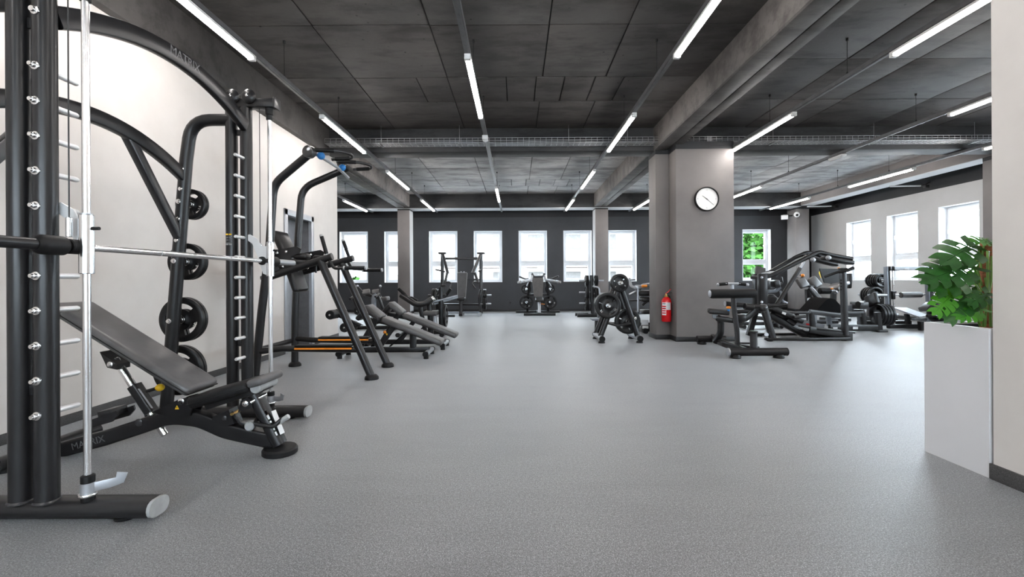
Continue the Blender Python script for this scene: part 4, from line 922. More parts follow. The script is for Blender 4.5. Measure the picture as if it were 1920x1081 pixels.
# stool foot seen left of it
T = thing('step_stool', 'low grey step behind the near plate tree', 'step', p(1113, 610, 9.9)*1)
c = p(1118, 603, 9.9); T.location.z = 0; ORG[T.name] = V((T.location.x, 9.9, 0)); T.location.y = 9.9
MB().box(V((c.x, 9.9, .24)), (.22, .3, .04), None, .01).obj('step_plate', 'steelblue', T)
tb(T, 'step_post', 'graphite', [V((c.x, 9.9, 0)), V((c.x, 9.9, .23))], (.07, .07)); tb(T, 'back_post', 'steelblue', [V((c.x+.06, 9.98, 0)), V((c.x+.06, 9.98, .42))], (.05, .05))

# ------------------------------------------------------------------ seated calf machine, right of the pillar
T = thing('seated_calf_machine', 'black seated calf raise machine with long foam roller, right of the big pillar', 'gym machine', (3.25, 6.9, 0))
P_ = lambda u, v, Y: p(u, v, Y)
f = MB().tube([(2.93, 6.35, .085), (3.72, 6.35, .085)], .056, n=22).obj('front_foot', 'black', T)
for x, m_ in ((2.925, 'silver'), (3.725, 'matte')): MB().cyl((x-.012, 6.35, .085), (x+.012, 6.35, .085), .057, n=22, bev=.005).obj('end_cap', m_, f)
for x in (3.02, 3.62): MB().lathe((x, 6.35, 0), (0, 0, 1), [(.07, 0), (.074, .012), (.06, .05), (.03, .06)], 22).obj('rubber_pad', 'matte', f)
f = MB().tube([(3.03, 7.72, .085), (3.5, 7.72, .085)], .056, n=20).obj('rear_foot', 'black', T)
for x in (3.11, 3.43): MB().lathe((x, 7.72, 0), (0, 0, 1), [(.07, 0), (.074, .012), (.06, .05), (.03, .06)], 22).obj('rubber_pad', 'matte', f)
tb(T, 'spine', 'black', [(3.3, 7.72, .12), (3.22, 7.3, .10), (3.12, 6.9, .12), (3.16, 6.36, .1)], (.08, .09), .3); tb(T, 'brace', 'black', [(3.12, 6.9, .12), (3.36, 6.4, .12)], (.06, .06))
tb(T, 'foot_bar', 'graphite', [p(1345, 643, 7.0), p(1410, 643, 6.9)], (.05, .03))
MB().lathe((3.31, 6.42, .12), (0, 0, 1), [(.048, 0), (.048, .22), (.056, .225), (.058, .24), (.05, .25)], 24).obj('foot_peg', 'graphite', T)
po = tb(T, 'post', 'graphite', [p(1383, 655, 6.6), p(1382, 620, 6.6), p(1377, 585, 6.6), p(1374, 545, 6.6)], (.06, .05), .3)
tb(T, 'inner_post', 'silver', [p(1374, 560, 6.6), p(1372.5, 532, 6.6)], (.035, .035)); MB().box(p(1374, 546, 6.56), (.09, .08, .06), None, .015).obj('post_clamp', 'silver', T)
r0, r1 = p(1331, 550.5, 6.55), p(1417, 549.5, 6.55); MB().lathe(r0, r1-r0, [(.05, 0), (.062, .012), (.066, .03), (.066, .62), (.06, .645), (.045, .655)], 28).obj('foam_roller', 'matte', T); MB().lathe(r0, r0-r1, [(.052, -.014), (.05, .004), (.03, .012)], 24).obj('roller_cap', 'silver', T)
h = tb(T, 'handle_bar', 'silver', [p(1347, 533, 6.6), p(1360, 531.5, 6.58), p(1387, 531.5, 6.58), p(1401, 533.5, 6.6)], .018, .04)
for a, b in (((1348, 532.8), (1364, 531.4)), ((1384, 531.4), (1398, 533))): MB().tube([p(*a, 6.585), p(*b, 6.585)], .023, n=16).obj('hand_grip', 'matte', h)
for a in ((1347, 533), (1401, 533.5)): MB().ball(p(*a, 6.6), .026, 14).obj('bar_end', 'silver', h)
pad(T, 'seat_pad', 'vinyl', p(1328, 578, 7.2), p(1367, 581, 7.1), (0, 1, 0), .34, .075, .025)
tb(T, 'seat_post', 'black', [p(1345, 593, 7.2), p(1352, 603, 7.2), p(1351, 625, 7.2), p(1340, 640, 7.3)], (.08, .1), .15); MB().cyl(p(1341, 592, 7.1), p(1341, 592, 7.28), .045, n=20, bev=.004).obj('pivot', 'graphite', T)
tb(T, 'seat_arm', 'black', [p(1343, 596, 7.1), p(1385, 602, 6.95), p(1400, 596, 6.9), p(1418, 580, 6.85)], (.07, .08), .15); MB().box(p(1388, 596, 6.9), (.16, .09, .12), None, .03).obj('arm_gusset', 'black', T)
tb(T, 'load_lever', 'black', [p(1361, 569, 6.75), p(1396, 572, 6.75), p(1432, 576, 6.75)], (.075, .07, .03)); MB().ball(p(1430, 577, 6.75), .062, 20, (1.2, 1, 1)).obj('lever_end', 'graphite', T); MB().cyl(p(1360, 569, 6.75)-V((.012, 0, 0)), p(1360, 569, 6.75), .036, n=20).obj('lever_cap', 'silver', T)
MB().cyl(p(1434, 574, 6.8), p(1474, 571, 6.8), .027, n=18, bev=.004).obj('plate_horn', 'black', T); MB().cyl(p(1396, 574, 6.68), p(1412, 576, 6.68), .05, n=18, bev=.006).obj('lever_clamp', 'black', T)
k = tb(T, 'pull_pin', 'graphite', [p(1366, 571, 6.75), p(1366, 577, 6.72)], .012); MB().ball(p(1366, 576, 6.7), .028, 16, (1.2, 1, .7)).obj('knob', 'orange', k)
MB().box(p(1366, 581, 6.75), (.03, .03, .03), None, .006).obj('blue_tag', 'blue', T)

# ------------------------------------------------------------------ standing squat machine with long padded arms
N, Fr = 8.05, 8.75
T = thing('squat_machine', 'long-armed black squat machine with shoulder pads and slanted gas strut', 'gym machine', (p(1500, 640, N).x, N, 0))
for Y, du, nm in ((N, 0, 'near'), (Fr, 0, 'far')):
    x0, x1 = (p(1431, 0, N).x, p(1589, 0, N).x) if nm == 'near' else (p(1412, 0, Fr).x, p(1538, 0, Fr).x)
    f = MB().bb((x0, Y-.05, .012), (x1, Y+.05, .062), .012).obj('base_rail', 'black', T)
    for x in (x0+.08, x1-.1): MB().cyl((x, Y, 0), (x, Y, .02), .05, n=18).obj('rubber_pad', 'matte', f)
tb(T, 'front_leg', 'graphite', [p(1431, 573, N), p(1449, 636, N)], (.11, .09)); tb(T, 'front_leg', 'black', [p(1418, 578, Fr), p(1404, 629, Fr)], (.1, .09))
MB().cyl(p(1437, 627, N-.05), p(1437, 627, N+.05), .035, n=16, bev=.005).obj('leg_clamp', 'silver', T)
for u0, u1, v1, Y in ((1422.5, 1436, 575, N), (1413, 1421.5, 570, N+.35)):
    a, b = p(u0, 513, Y), p(u1, v1, Y); MB().bb((a.x, Y-.06, b.z), (b.x, Y+.06, a.z), .008).obj('tower_post', 'black', T)
for u, v, Y in ((1428, 520, N-.065), (1428, 566, N-.065)): MB().lathe(p(u, v, Y), (0, -1, 0), [(.022, 0), (.022, .01), (.012, .015)], 16).obj('bolt', 'silver', T)
MB().cyl(p(1408, 520, N+.2), p(1438, 519, N), .03, n=18, bev=.004).obj('pivot_shaft', 'graphite', T)
for pts, Y in (([(1427, 517), (1442, 518), (1500, 489), (1535, 472), (1560, 478), (1597, 485)], N-.02), ([(1425, 511), (1440, 512), (1490, 483), (1513, 473), (1530, 476), (1565, 489)], N+.55)):
    tb(T, 'long_arm', 'black', [p(u, v, Y) for u, v in pts], (.075, .075, .03), .18)
pad(T, 'shoulder_pad', 'vinyl', p(1543, 479, N-.02), p(1598, 489, N-.02), (0, 1, 0), .17, .075, .03); pad(T, 'shoulder_pad', 'vinyl', p(1524, 482, N+.55), p(1569, 493, N+.55), (0, 1, 0), .17, .07, .03)
pad(T, 'arm_plate', 'silver', p(1434, 511, N+.25), p(1452, 508, N+.25), (0, 1, 0), .25, .02, .004)
for u, v in ((1552, 483), (1523, 487)): MB().lathe(p(u, v, N-.09), (0, -1, 0), [(.04, 0), (.046, .012), (.03, .05), (.012, .06)], 20).obj('clamp_knob', 'silver', T)
tb(T, 'cross_tube', 'black', [p(1515, 483, N), p(1510, 480, N+.55)], .035)
cy(T, 'strut_rod', 'silver', p(1508, 490, N+.2), p(1490, 518, N+.2), .022); cy(T, 'strut_body', 'graphite', p(1500, 502, N+.2), p(1457, 570, N+.2), .036)
# sled pad and footplate
pad(T, 'back_pad', 'vinyl', p(1440, 571, N+.3), p(1497, 597, N+.3), (0, 1, 0), .4, .09, .02); MB().box(p(1470, 587, N+.08), (.07, .004, .04), Matrix.Rotation(.4, 3, 'Y')).obj('maker_plate', 'paper', T)
tb(T, 'inclined_beam', 'black', [p(1440, 588, N+.3), p(1508, 627, N+.3), p(1552, 625, N+.3)], (.13, .12), .2); MB().box(p(1523, 629, N+.3), (.22, .3, .08), None, .01).obj('beam_foot', 'black', T)
cy(T, 'hand_bar', 'graphite', p(1488, 594, N+.05), p(1510, 593, N+.05), .028); tb(T, 'sled_block', 'black', [p(1472, 596, N+.3), p(1486, 606, N+.3)], (.2, .1))
pad(T, 'foot_platform', 'matte', p(1514, 612, N+.25), p(1583, 619, N+.25), (0, 1, 0), .55, .03, .006); bx(T, 'platform_block', 'black', p(1575, 627, N+.2), (.14, .45, .16), None, .01); tb(T, 'platform_side', 'black', [p(1518, 618, N), p(1583, 628, N)], (.03, .11))
tb(T, 'right_post', 'graphite', [V((p(1581, 0, N).x, N, .1)), p(1580, 503, N)], (.075, .1)); MB().box(p(1580, 504, N), (.1, .12, .04), None, .012).obj('post_cap', 'black', T)
for v_ in (525, 531, 537, 543): MB().cyl(p(1577, v_, N-.052), p(1577, v_, N-.045), .012, n=10).obj('post_hole', 'matte', T)
h = tb(T, 'handle', 'black', [p(1545, 519, N+.1), p(1570, 510, N), p(1585, 508, N-.1), p(1600, 502, N-.1)], .022, .06); MB().tube([p(1588, 507, N-.1), p(1600, 502, N-.1)], .028, n=14).obj('hand_grip', 'matte', h)
pad(T, 'head_pad', 'vinylgrey', p(1427, 515, N+.45), p(1427, 499, N+.55), (1, 0, 0), .19, .06, .028)

# ------------------------------------------------------------------ leg press
Y = 9.7
T = thing('leg_press', 'pale steel leg press with black footplate behind the squat machine', 'gym machine', (p(1570, 620, Y).x, Y, 0))
P_ = lambda u, v, d=0: p(u, v, Y+d)
m = MB(); m.prism([P_(u, v, -.25) for u, v in ((1529, 584), (1549, 562), (1557, 558.5), (1566, 561), (1576, 572), (1576, 587))], (0, .55, 0)); m.obj('footplate', 'deepblack', T)
tb(T, 'table_beam', 'graphite', [P_(1518, 584, -.3), P_(1580, 592, -.3)], (.06, .1)); tb(T, 'table_beam', 'black', [P_(1580, 589, -.3), P_(1618, 588, -.3)], (.06, .12)); tb(T, 'table_beam', 'graphite', [P_(1518, 582, .3), P_(1620, 583, .3)], (.06, .08))
for u, d in ((1521, -.3), (1521, .3), (1552, .3), (1617, -.3), (1611, .3)): tb(T, 'leg', 'steelblue' if d > 0 else 'black', [P_(u, 586, d), V((P_(u, 0, d).x, Y+d, .06))], (.09, .08))
tb(T, 'base_rail', 'black', [P_(1555, 614, -.35), P_(1645, 614, -.35)], (.08, .13)); MB().box(P_(1604, 614.5, -.395), (.1, .006, .05)).obj('maker_plate', 'paper', T); MB().box(P_(1566, 614.5, -.395), (.09, .006, .03)).obj('maker_plate', 'paper', T)
tb(T, 'sled_rail', 'steelblue', [P_(1488, 604, -.1), P_(1545, 613, -.35)], (.07, .12)); MB().box(P_(1518, 608, -.26), (.14, .006, .03), Matrix.Rotation(.15, 3, 'Y')).obj('rail_badge', 'red', T)
tb(T, 'incline_rail', 'steelblue', [P_(1583, 579, .1), P_(1628, 566, .1)], (.08, .11)); MB().box(P_(1611, 572, 0), (.2, .3, .15), None, .02).obj('carriage', 'graphite', T); MB().cyl(P_(1609, 569, -.15), P_(1609, 569, -.19), .05, n=18, bev=.006).obj('wheel', 'matte', T)
tb(T, 'end_post', 'black', [V((P_(1645, 0, -.35).x, Y-.35, .04)), P_(1645, 585, -.35)], (.1, .09)); MB().box(V((P_(1645, 0, -.35).x, Y-.35, .02)), (.2, .2, .04), None, .008).obj('foot', 'black', T); MB().box(V((P_(1557, 0, -.35).x, Y-.35, .02)), (.2, .2, .04), None, .008).obj('foot', 'black', T)
tb(T, 'post', 'silver', [P_(1630, 555, .2), P_(1624, 592, .2)], (.1, .1)); pad(T, 'shoulder_pad', 'vinyl', P_(1634, 572, -.1), P_(1628, 552, 0), (0, 1, 0), .3, .08, .02)
tb(T, 'upper_beam', 'silver', [P_(1628, 553, 0), P_(1662, 553, 0)], (.05, .05))
c = P_(1657, 590, -.05)
MB().cyl(V((c.x-.18, c.y, c.z)), V((c.x+.3, c.y, c.z)), .025, n=16, bev=.003).obj('plate_horn', 'silver', T)
for k in range(4): plate(V((c.x-.12+.062*k, c.y, c.z)), '-x', .225, .055, '20', ('outermost', 'second', 'third', 'innermost')[k]+' of four thick plates on the leg press horn', 'plates loaded on the leg press')

# ------------------------------------------------------------------ prone curl machine behind it
Y = 10.9
T = thing('lying_leg_curl', 'silver lying leg curl with two grey pads behind the squat machine', 'gym machine', (p(1530, 600, Y).x, Y, 0))
P_ = lambda u, v, d=0: p(u, v, Y+d)
for (a, b), d in ((((1500, 519), (1513, 537)), -.25), (((1522, 518), (1538, 536)), .1)): pad(T, 'pad', 'vinylgrey', P_(*a, d), P_(*b, d-.1), (1, .25, 0), .27, .09, .04)
tb(T, 'frame', 'black', [P_(1494, 522, -.1), P_(1505, 532, -.1), P_(1524, 538, -.1)], (.08, .07), .1); k = tb(T, 'pull_pin', 'matte', [P_(1500, 515, -.2), P_(1507, 519, -.2)], .015); MB().ball(P_(1505, 516, -.25), .04, 14).obj('knob', 'orange', k)
tb(T, 'incline_leg', 'black', [P_(1516, 540, -.2), P_(1537, 566, -.25)], (.06, .06)); tb(T, 'incline_leg', 'silver', [P_(1519, 538, -.1), P_(1541, 563, -.2)], (.1, .08)); tb(T, 'upright', 'graphite', [P_(1514, 542), V((P_(1514, 0).x, Y, .05))], (.1, .09))
tb(T, 'upright', 'silver', [P_(1523, 562, -.2), V((P_(1520, 0, -.2).x, Y-.2, .05))], (.16, .1)); MB().box(P_(1521, 570, -.25), (.15, .1, .3), None, .03).obj('cam_housing', 'silver', T); MB().cyl(P_(1523, 561, -.32), P_(1523, 561, -.28), .05, n=18).obj('cam_bolt', 'matte', T)
a, b = P_(1536, 545, -.3), P_(1556, 545, -.3); MB().lathe(a, b-a, [(.06, 0), (.075, .015), (.075, .24), (.06, .255)], 22).obj('foam_roller', 'matte', T); MB().cyl(b, P_(1564, 545, -.3), .035, n=16).obj('roller_axle', 'silver', T); MB().box(P_(1560, 541, -.4), (.05, .04, .035), None, .01).obj('axle_clamp', 'orange', T)
pad(T, 'calf_pad', 'vinylgrey', P_(1556, 541, -.1), P_(1574, 528, .1), (0, 1, 0), .35, .1, .03); tb(T, 'swing_arm', 'silver', [P_(1566, 548, -.2), P_(1577, 534, -.1), P_(1590, 530, 0)], (.08, .08), .1)
tb(T, 'base', 'graphite', [V((P_(1488, 0).x, Y, .06)), V((P_(1566, 0).x, Y, .06))], (.1, .09)); tb(T, 'base', 'graphite', [V((P_(1500, 0).x, Y-.4, .06)), V((P_(1500, 0).x, Y+.4, .06))], (.1, .09))
tb(T, 'low_shelf', 'graphite', [P_(1482, 586, -.2), P_(1522, 586, -.2)], (.4, .04)); MB().box(P_(1494, 590, -.2), (.07, .1, .06), None, .02).obj('bumper', 'matte', T)
# tall dark backboard machine
T = thing('back_extension', 'machine with a large dark flat panel standing before the right window wall', 'gym machine', (p(1560, 590, 11.6).x, 11.6, 0))
P_ = lambda u, v, d=0: p(u, v, 11.6+d)
m = MB(); m.prism([P_(1537, 503), P_(1577, 504), P_(1580, 534), P_(1546, 530)], (.02, .07, 0)); bdp = m.obj('panel', 'vinyl', T)
m = MB(); m.prism([P_(1535, 511, -.01), P_(1536.5, 508, -.01), P_(1539.5, 521, -.01), P_(1538.5, 521, -.01)], (0, -.006, 0)); m.obj('instruction_strip', 'yellow', bdp)
MB().ball(P_(1573, 503, -.05), .032, 14).obj('knob', 'orange', T)
tb(T, 'post', 'graphite', [P_(1563, 530, .1), V((P_(1563, 0).x, 11.7, .05))], (.12, .1)); tb(T, 'base', 'graphite', [V((P_(1545, 0).x, 11.7, .05)), V((P_(1590, 0).x, 11.7, .05))], (.3, .08)); pad(T, 'hip_pad', 'vinyl', P_(1584, 540, .1), P_(1586, 512, .1), (0, 1, 0), .3, .08, .03)
# low ab machine by the corner pillar
T = thing('torso_machine', 'grey machine with upright pads beside the back right window', 'gym machine', (p(1448, 590, 12.4).x, 12.4, 0))
P_ = lambda u, v, d=0: p(u, v, 12.4+d)
pad(T, 'side_pad', 'graphite', P_(1442, 541, 0), P_(1440, 525, 0), (0, 1, 0), .25, .12, .03); pad(T, 'side_pad', 'graphite', P_(1459, 538, 0), P_(1456, 524, 0), (0, 1, 0), .3, .16, .03)
tb(T, 'handle', 'graphite', [P_(1461, 533, -.1), P_(1467, 530, -.1), P_(1465, 519, -.1)], .025, .05); tb(T, 'handle', 'steelblue', [P_(1463, 545, -.1), P_(1468, 565, -.1)], (.05, .04)); tb(T, 'arm', 'steelblue', [P_(1440, 546), P_(1455, 545), P_(1462, 538)], (.1, .08), .1)
MB().lathe(P_(1446, 568), (0, 0, 1), [(.13, 0), (.14, .02), (.14, .16), (.1, .2), (.06, .24)], 24).obj('turret', 'graphite', T); tb(T, 'column', 'graphite', [P_(1446, 566), V((P_(1446, 0).x, 12.4, .05))], (.12, .12)); MB().box(V((P_(1446, 0).x, 12.4, .05)), (.9, .7, .1), None, .02).obj('base', 'black', T); tb(T, 'side_bar', 'silver', [P_(1450, 556), P_(1476, 568)], (.05, .05))
pad(T, 'seat_pad', 'vinyl', P_(1436, 571, -.1), P_(1458, 571, -.1), (0, 1, 0), .34, .09, .03)
# low dark bench seen under the squat machine
T = thing('flat_bench', 'low dark flat bench seen beneath the squat machine', 'weight bench', (p(1420, 610, 10.2).x, 10.2, 0))
c = V((p(1415, 0, 10.2).x, 10.2, .42)); pad(T, 'pad', 'vinyl', c+V((-.55, 0, 0)), c+V((.45, 0, 0)), (0, 1, 0), .3, .09, .03); tb(T, 'spine', 'black', [c+V((-.5, 0, -.32)), c+V((.5, 0, -.32))], (.08, .08))
for s in (-.4, .4): tb(T, 'leg', 'black', [c+V((s, 0, -.05)), c+V((s, 0, -.33))], (.07, .07)); MB().tube([c+V((s, -.28, -.37)), c+V((s, .28, -.37))], (.08, .08, .035)).obj('foot', 'black', T)

# ------------------------------------------------------------------ hip thrust machine with guide rods
Y = 9.9
T = thing('hip_thrust_machine', 'silver hip thrust machine with foam-wrapped bar beside the planter', 'gym machine', (p(1700, 600, Y).x, Y, 0))
P_ = lambda u, v, d=0: p(u, v, Y+d)
for u in (1662.5, 1739): tb(T, 'upright', 'graphite', [V((P_(u+2, 0).x, Y, .05)), P_(u+2, 500)], (.03, .1)); tb(T, 'upright', 'steelblue', [V((P_(u-2, 0).x, Y-.02, .05)), P_(u-2, 500, -.02)], (.035, .09))
tb(T, 'top_beam', 'silver', [P_(1662, 503.5), P_(1746, 503)], (.08, .09)); MB().box(P_(1700.5, 504, -.045), (.1, .006, .02)).obj('maker_plate', 'paper', T)
for u in (1666, 1672.5, 1742, 1749): MB().box(P_(u, 503, -.01), (.055, .13, .1), None, .02).obj('beam_clamp', 'graphite', T)
for u in (1673.5, 1752): MB().cyl(V((P_(u, 0).x, Y, .05)), P_(u, 502), .016, n=16).obj('guide_rod', 'chrome', T)
b = MB().cyl(P_(1631, 553), P_(1760, 552), .018, n=18).obj('bar', 'chrome', T)
a, c = P_(1688, 553), P_(1730, 552); MB().lathe(a, c-a, [(.05, 0), (.062, .012), (.062, .44), (.05, .455)], 26).obj('foam_roller', 'vinylgrey', b)
for u in (1662, 1673.5, 1745): MB().box(P_(u, 553, 0), (.07, .09, .07 if u != 1673.5 else .18), None, .015).obj('carriage', 'black', T)
MB().cyl(P_(1673, 547, -.06), P_(1680, 547, -.06), .018, n=12).obj('latch', 'black', T)
for d in (-.1, .75): tb(T, 'base_rail', 'black', [V((P_(1655, 0).x, Y+d, .06)), V((P_(1728, 0).x+.35, Y+d, .06))], (.1, .09))
m = MB(); fp = [P_(1676, 576, .2), P_(1724, 594, -.3), P_(1740, 590, .45), P_(1700, 576, .75)]; m.prism(fp, (0, 0, -.03)); pl_ = m.obj('tread_plate', 'silver', T)
m = MB(); A_, B_, C_, D_ = fp
for i in range(1, 12):
    for j in range(1, 12):
        q_ = (A_*(1-i/12)+B_*(i/12))*(1-j/12)+(D_*(1-i/12)+C_*(i/12))*(j/12); d_ = (B_-A_).normalized()*.022 if (i+j) % 2 else (D_-A_).normalized()*.022; e_ = V((-d_.y, d_.x, 0))*.3
        m.add([q_-d_+V((0, 0, .001)), q_+e_+V((0, 0, .006)), q_+d_+V((0, 0, .001)), q_-e_+V((0, 0, .006))], [[0, 1, 2, 3]])
o = m.obj('tread_studs', 'silver', pl_); o['kind'] = 'stuff'
tb(T, 'plate_leg', 'black', [P_(1700, 588, .1), V((P_(1700, 0, .1).x, Y+.1, .05))], (.08, .08)); tb(T, 'front_rail', 'steelblue', [P_(1712, 598, -.3), P_(1735, 598, -.3)], (.08, .05)); tb(T, 'front_leg', 'black', [P_(1728, 602, -.4), V((P_(1726, 0, -.4).x, Y-.4, .01))], (.12, .1))
pad(T, 'back_pad', 'vinylgrey', P_(1741, 575, -.4), P_(1758, 563, -.3), (0, 1, 0), .45, .11, .04)
tb(T, 'side_tube', 'black', [P_(1738, 592, -.5), P_(1752, 592, -.5), P_(1775, 600, -.5)], .03, .05)
for k in range(2): plate(P_(1757+3*k, 586, -.45+.06*k), '-y', .2, .05, '15', ('front' if k == 0 else 'rear')+' plate on the hip thrust machine beside the planter', 'plates on the hip thrust machine')
plate(P_(1757, 543, .1), '-y', .16, .05, '10', 'upper plate on the hip thrust machine behind the plant leaves', None)
# plate storage rack left of it
Y = 11.4
T = thing('plate_tree', 'right plate tree full of plates below the first right window', 'plate rack', (p(1648, 600, Y).x, Y+.2, 0))
P_ = lambda u, v, d=0: p(u, v, Y+d)
c0 = P_(1652, 560, .3); tb(T, 'column', 'black', [V((c0.x, c0.y, .06)), V((c0.x, c0.y, 1.2))], (.1, .1)); tb(T, 'base', 'black', [V((c0.x-.35, c0.y, .05)), V((c0.x+.35, c0.y, .05))], (.1, .1)); tb(T, 'base', 'black', [V((c0.x, c0.y-.45, .05)), V((c0.x, c0.y+.45, .05))], (.1, .1))
for (u, v), r, n_, tx, ks in (((1653, 525.5), .17, '5', 'upper', 5), ((1641, 553), .20, '10', 'lower', 4)):
    c = P_(u, v, -.1); MB().cyl(c+V((0, -.1, 0)), c+V((0, .55, 0)), .025, n=16, bev=.003).obj('plate_horn', 'silver', T); tb(T, 'horn_bracket', 'black', [c+V((0, .45, 0)), V((c0.x, c0.y+.05, c.z))], (.05, .05))
    for k in range(ks): plate(c+V((0, .0+.075*k, 0)), '-y', r, .05, n_, ('front', 'second', 'third', 'fourth', 'last')[k]+' plate on the %s horn of the right plate tree' % tx, 'plates on the right plate tree', .3*k)
# ------------------------------------------------------------------ planter and monstera
M['planter'] = simple('pale_grey_planter', (.62, .62, .635), .38, var=.02, scale=3); M['soil'] = simple('dark_soil', (.02, .016, .013), .9, var=.6, scale=60, bump=.6, bscale=80)
M['moss'] = simple('coir_pole', (.30, .11, .05), .9, var=.5, scale=60, bump=1, bscale=120); M['stem'] = simple('plant_stem', (.16, .30, .06), .45)
def leafmat(name, c0, c1):
    t = NT(name); n = t.noise(9, 3); t.col(t.ramp(n, [(.3, c0), (.7, c1)])); t.set(.32)
    tr = t.n('ShaderNodeBsdfTranslucent'); tr.inputs[0].default_value = (c1[0]*1.5, c1[1]*1.3, c1[2]*.7, 1); mx = t.n('ShaderNodeMixShader'); mx.inputs[0].default_value = .35
    t.l(t.b.outputs[0], mx.inputs[1]); t.l(tr.outputs[0], mx.inputs[2]); t.l(mx.outputs[0], t.out.inputs[0]); return t.m
M['leaf'] = leafmat('monstera_leaf', (.010, .052, .010), (.024, .112, .018)); M['leafnew'] = leafmat('young_monstera_leaf', (.035, .165, .012), (.065, .26, .02))
T = thing('planter', 'tall pale grey planter box against the end of the near white wall', 'planter', (2.9, 2.71, 0))
x0, x1, y0, y1, zt = 2.583, 3.40, 2.516, 2.914, .818
m = MB()
for a, b in (((x0, y0, 0), (x0+.022, y1, zt)), ((x1-.022, y0, 0), (x1, y1, zt)), ((x0+.022, y0, 0), (x1-.022, y0+.022, zt)), ((x0+.022, y1-.022, 0), (x1-.022, y1, zt))): m.bb(a, b)
m.bb((x0+.01, y0+.01, .01), (x1-.01, y1-.01, .03)); m.obj('box', 'planter', T)
MB().bb((x0+.022, y0+.022, .5), (x1-.022, y1-.022, .755)).obj('soil', 'soil', T)
m = MB()
for a, b in (((x0+.022, y0+.022, .70), (x0+.026, y1-.022, zt-.012)), ((x0+.026, y1-.026, .70), (x1-.022, y1-.022, zt-.012))): m.bb(a, b)
m.obj('liner', 'matte', T)

px_, py_ = 2.80, 2.73
T = thing('monstera_plant', 'green monstera with split leaves climbing a brown coir pole in the planter', 'plant', (px_, py_, .755))
MB().lathe((px_, py_, .70), (0, 0, 1), [(.034, 0), (.036, .1), (.034, .3), (.037, .45), (.034, .6), (.02, .61)], 26).obj('coir_pole', 'moss', T)
def leaf_mesh(nf=5, holes=True, seed=0):
    rnd = random.Random(seed); m = MB()
    w = lambda t: .35*max(0, math.sin(PI*min(1, (t*.93+.10))))**.62
    dz = lambda x, y: -.22*max(0, x-.15)**2 - .40*y*y + .10*abs(y)
    pt = lambda x, y: V((x, y, dz(x, y)))
    for s in (-1, 1):
        for i in range(nf):
            t0, t1 = i/nf*.92, (i+1)/nf*.92; W = w((t0+t1)/2)*rnd.uniform(.92, 1.06); fwd = -.20 if i == 0 else .04+.13*i/nf; g = .012
            ic = W*rnd.uniform(.62, .80)                 # how far the split runs in
            def P_(t, y, k): return pt(t + fwd*(y/W)**1.5 if W else t, s*y)
            # inner blade
            segs = [0, ic*.25, ic*.6, ic]
            for y0_, y1_ in zip(segs, segs[1:]):
                if holes and 0 < i < nf-1 and i % 2 == 1 and y0_ == segs[1]:
                    tm = .3*(t1-t0); m.add([P_(t0, y0_, 0), P_(t0+tm, y0_, 0), P_(t0+tm, y1_, 0), P_(t0, y1_, 0)], [[0, 1, 2, 3]]); m.add([P_(t1-tm, y0_, 0), P_(t1, y0_, 0), P_(t1, y1_, 0), P_(t1-tm, y1_, 0)], [[0, 1, 2, 3]])
                else: m.add([P_(t0, y0_, 0), P_(t1, y0_, 0), P_(t1, y1_, 0), P_(t0, y1_, 0)], [[0, 1, 2, 3]])
            # finger
            ys = [ic, ic+(W-ic)*.4, ic+(W-ic)*.75, ic+(W-ic)*.93, W]; na = [0, .02, .05, .15, .36]
            for (ya, na_), (yb, nb_) in zip(zip(ys, na), list(zip(ys, na))[1:]):
                d = t1-t0; m.add([P_(t0+d*na_, ya, 0), P_(t1-d*na_*.5, ya, 0), P_(t1-d*nb_*.5, yb, 0), P_(t0+d*nb_, yb, 0)], [[0, 1, 2, 3]])
        m.add([pt(.92, 0), pt(1.06, 0), pt(.97, s*.07), pt(.90, s*.16)], [[0, 1, 2, 3]])
    m.tube([pt(x/8, 0)+V((0, 0, .004)) for x in range(8)], .008, n=5)
    return m
LM = [leaf_mesh(n_, True, k) for k, n_ in enumerate((4, 5, 6))]
LD = []
for k in range(3):
    for mt in ('leaf', 'leafnew'): LD.append(None)
def leaf(base, tip, nrm, mat='leaf', k=0, droop=1.0, from_z=None):
    base, tip = V(base), V(tip); x = (tip-base); L = x.length; x.normalize(); n_ = V(nrm); n_ = (n_-x*n_.dot(x)).normalized(); y = n_.cross(x)
    key = (k % 3)*2 + (mat == 'leafnew')
    if LD[key] is None:
        o = LM[k % 3].obj('leaf', mat, None, (0, 0, 0), 60); LD[key] = o
    else: o = LD[key].copy(); C.objects.link(o)
    R = Matrix((x*L, y*L, n_*L*droop)).transposed().to_4x4()
    o.parent = T; o.matrix_local = Matrix.Translation(base-V(T.location)) @ R; ORG[o.name] = V(T.location)
    a = V((px_+.036*(-1 if base.x < px_ else 1), py_, from_z if from_z is not None else base.z-.12))
    tb(T, 'petiole', 'stem', [a, a.lerp(base, .5)+V((0, 0, .05)), base+x*.01], .0055, .06, n=7)
Lp = lambda u, v, Y: p(u, v, Y)
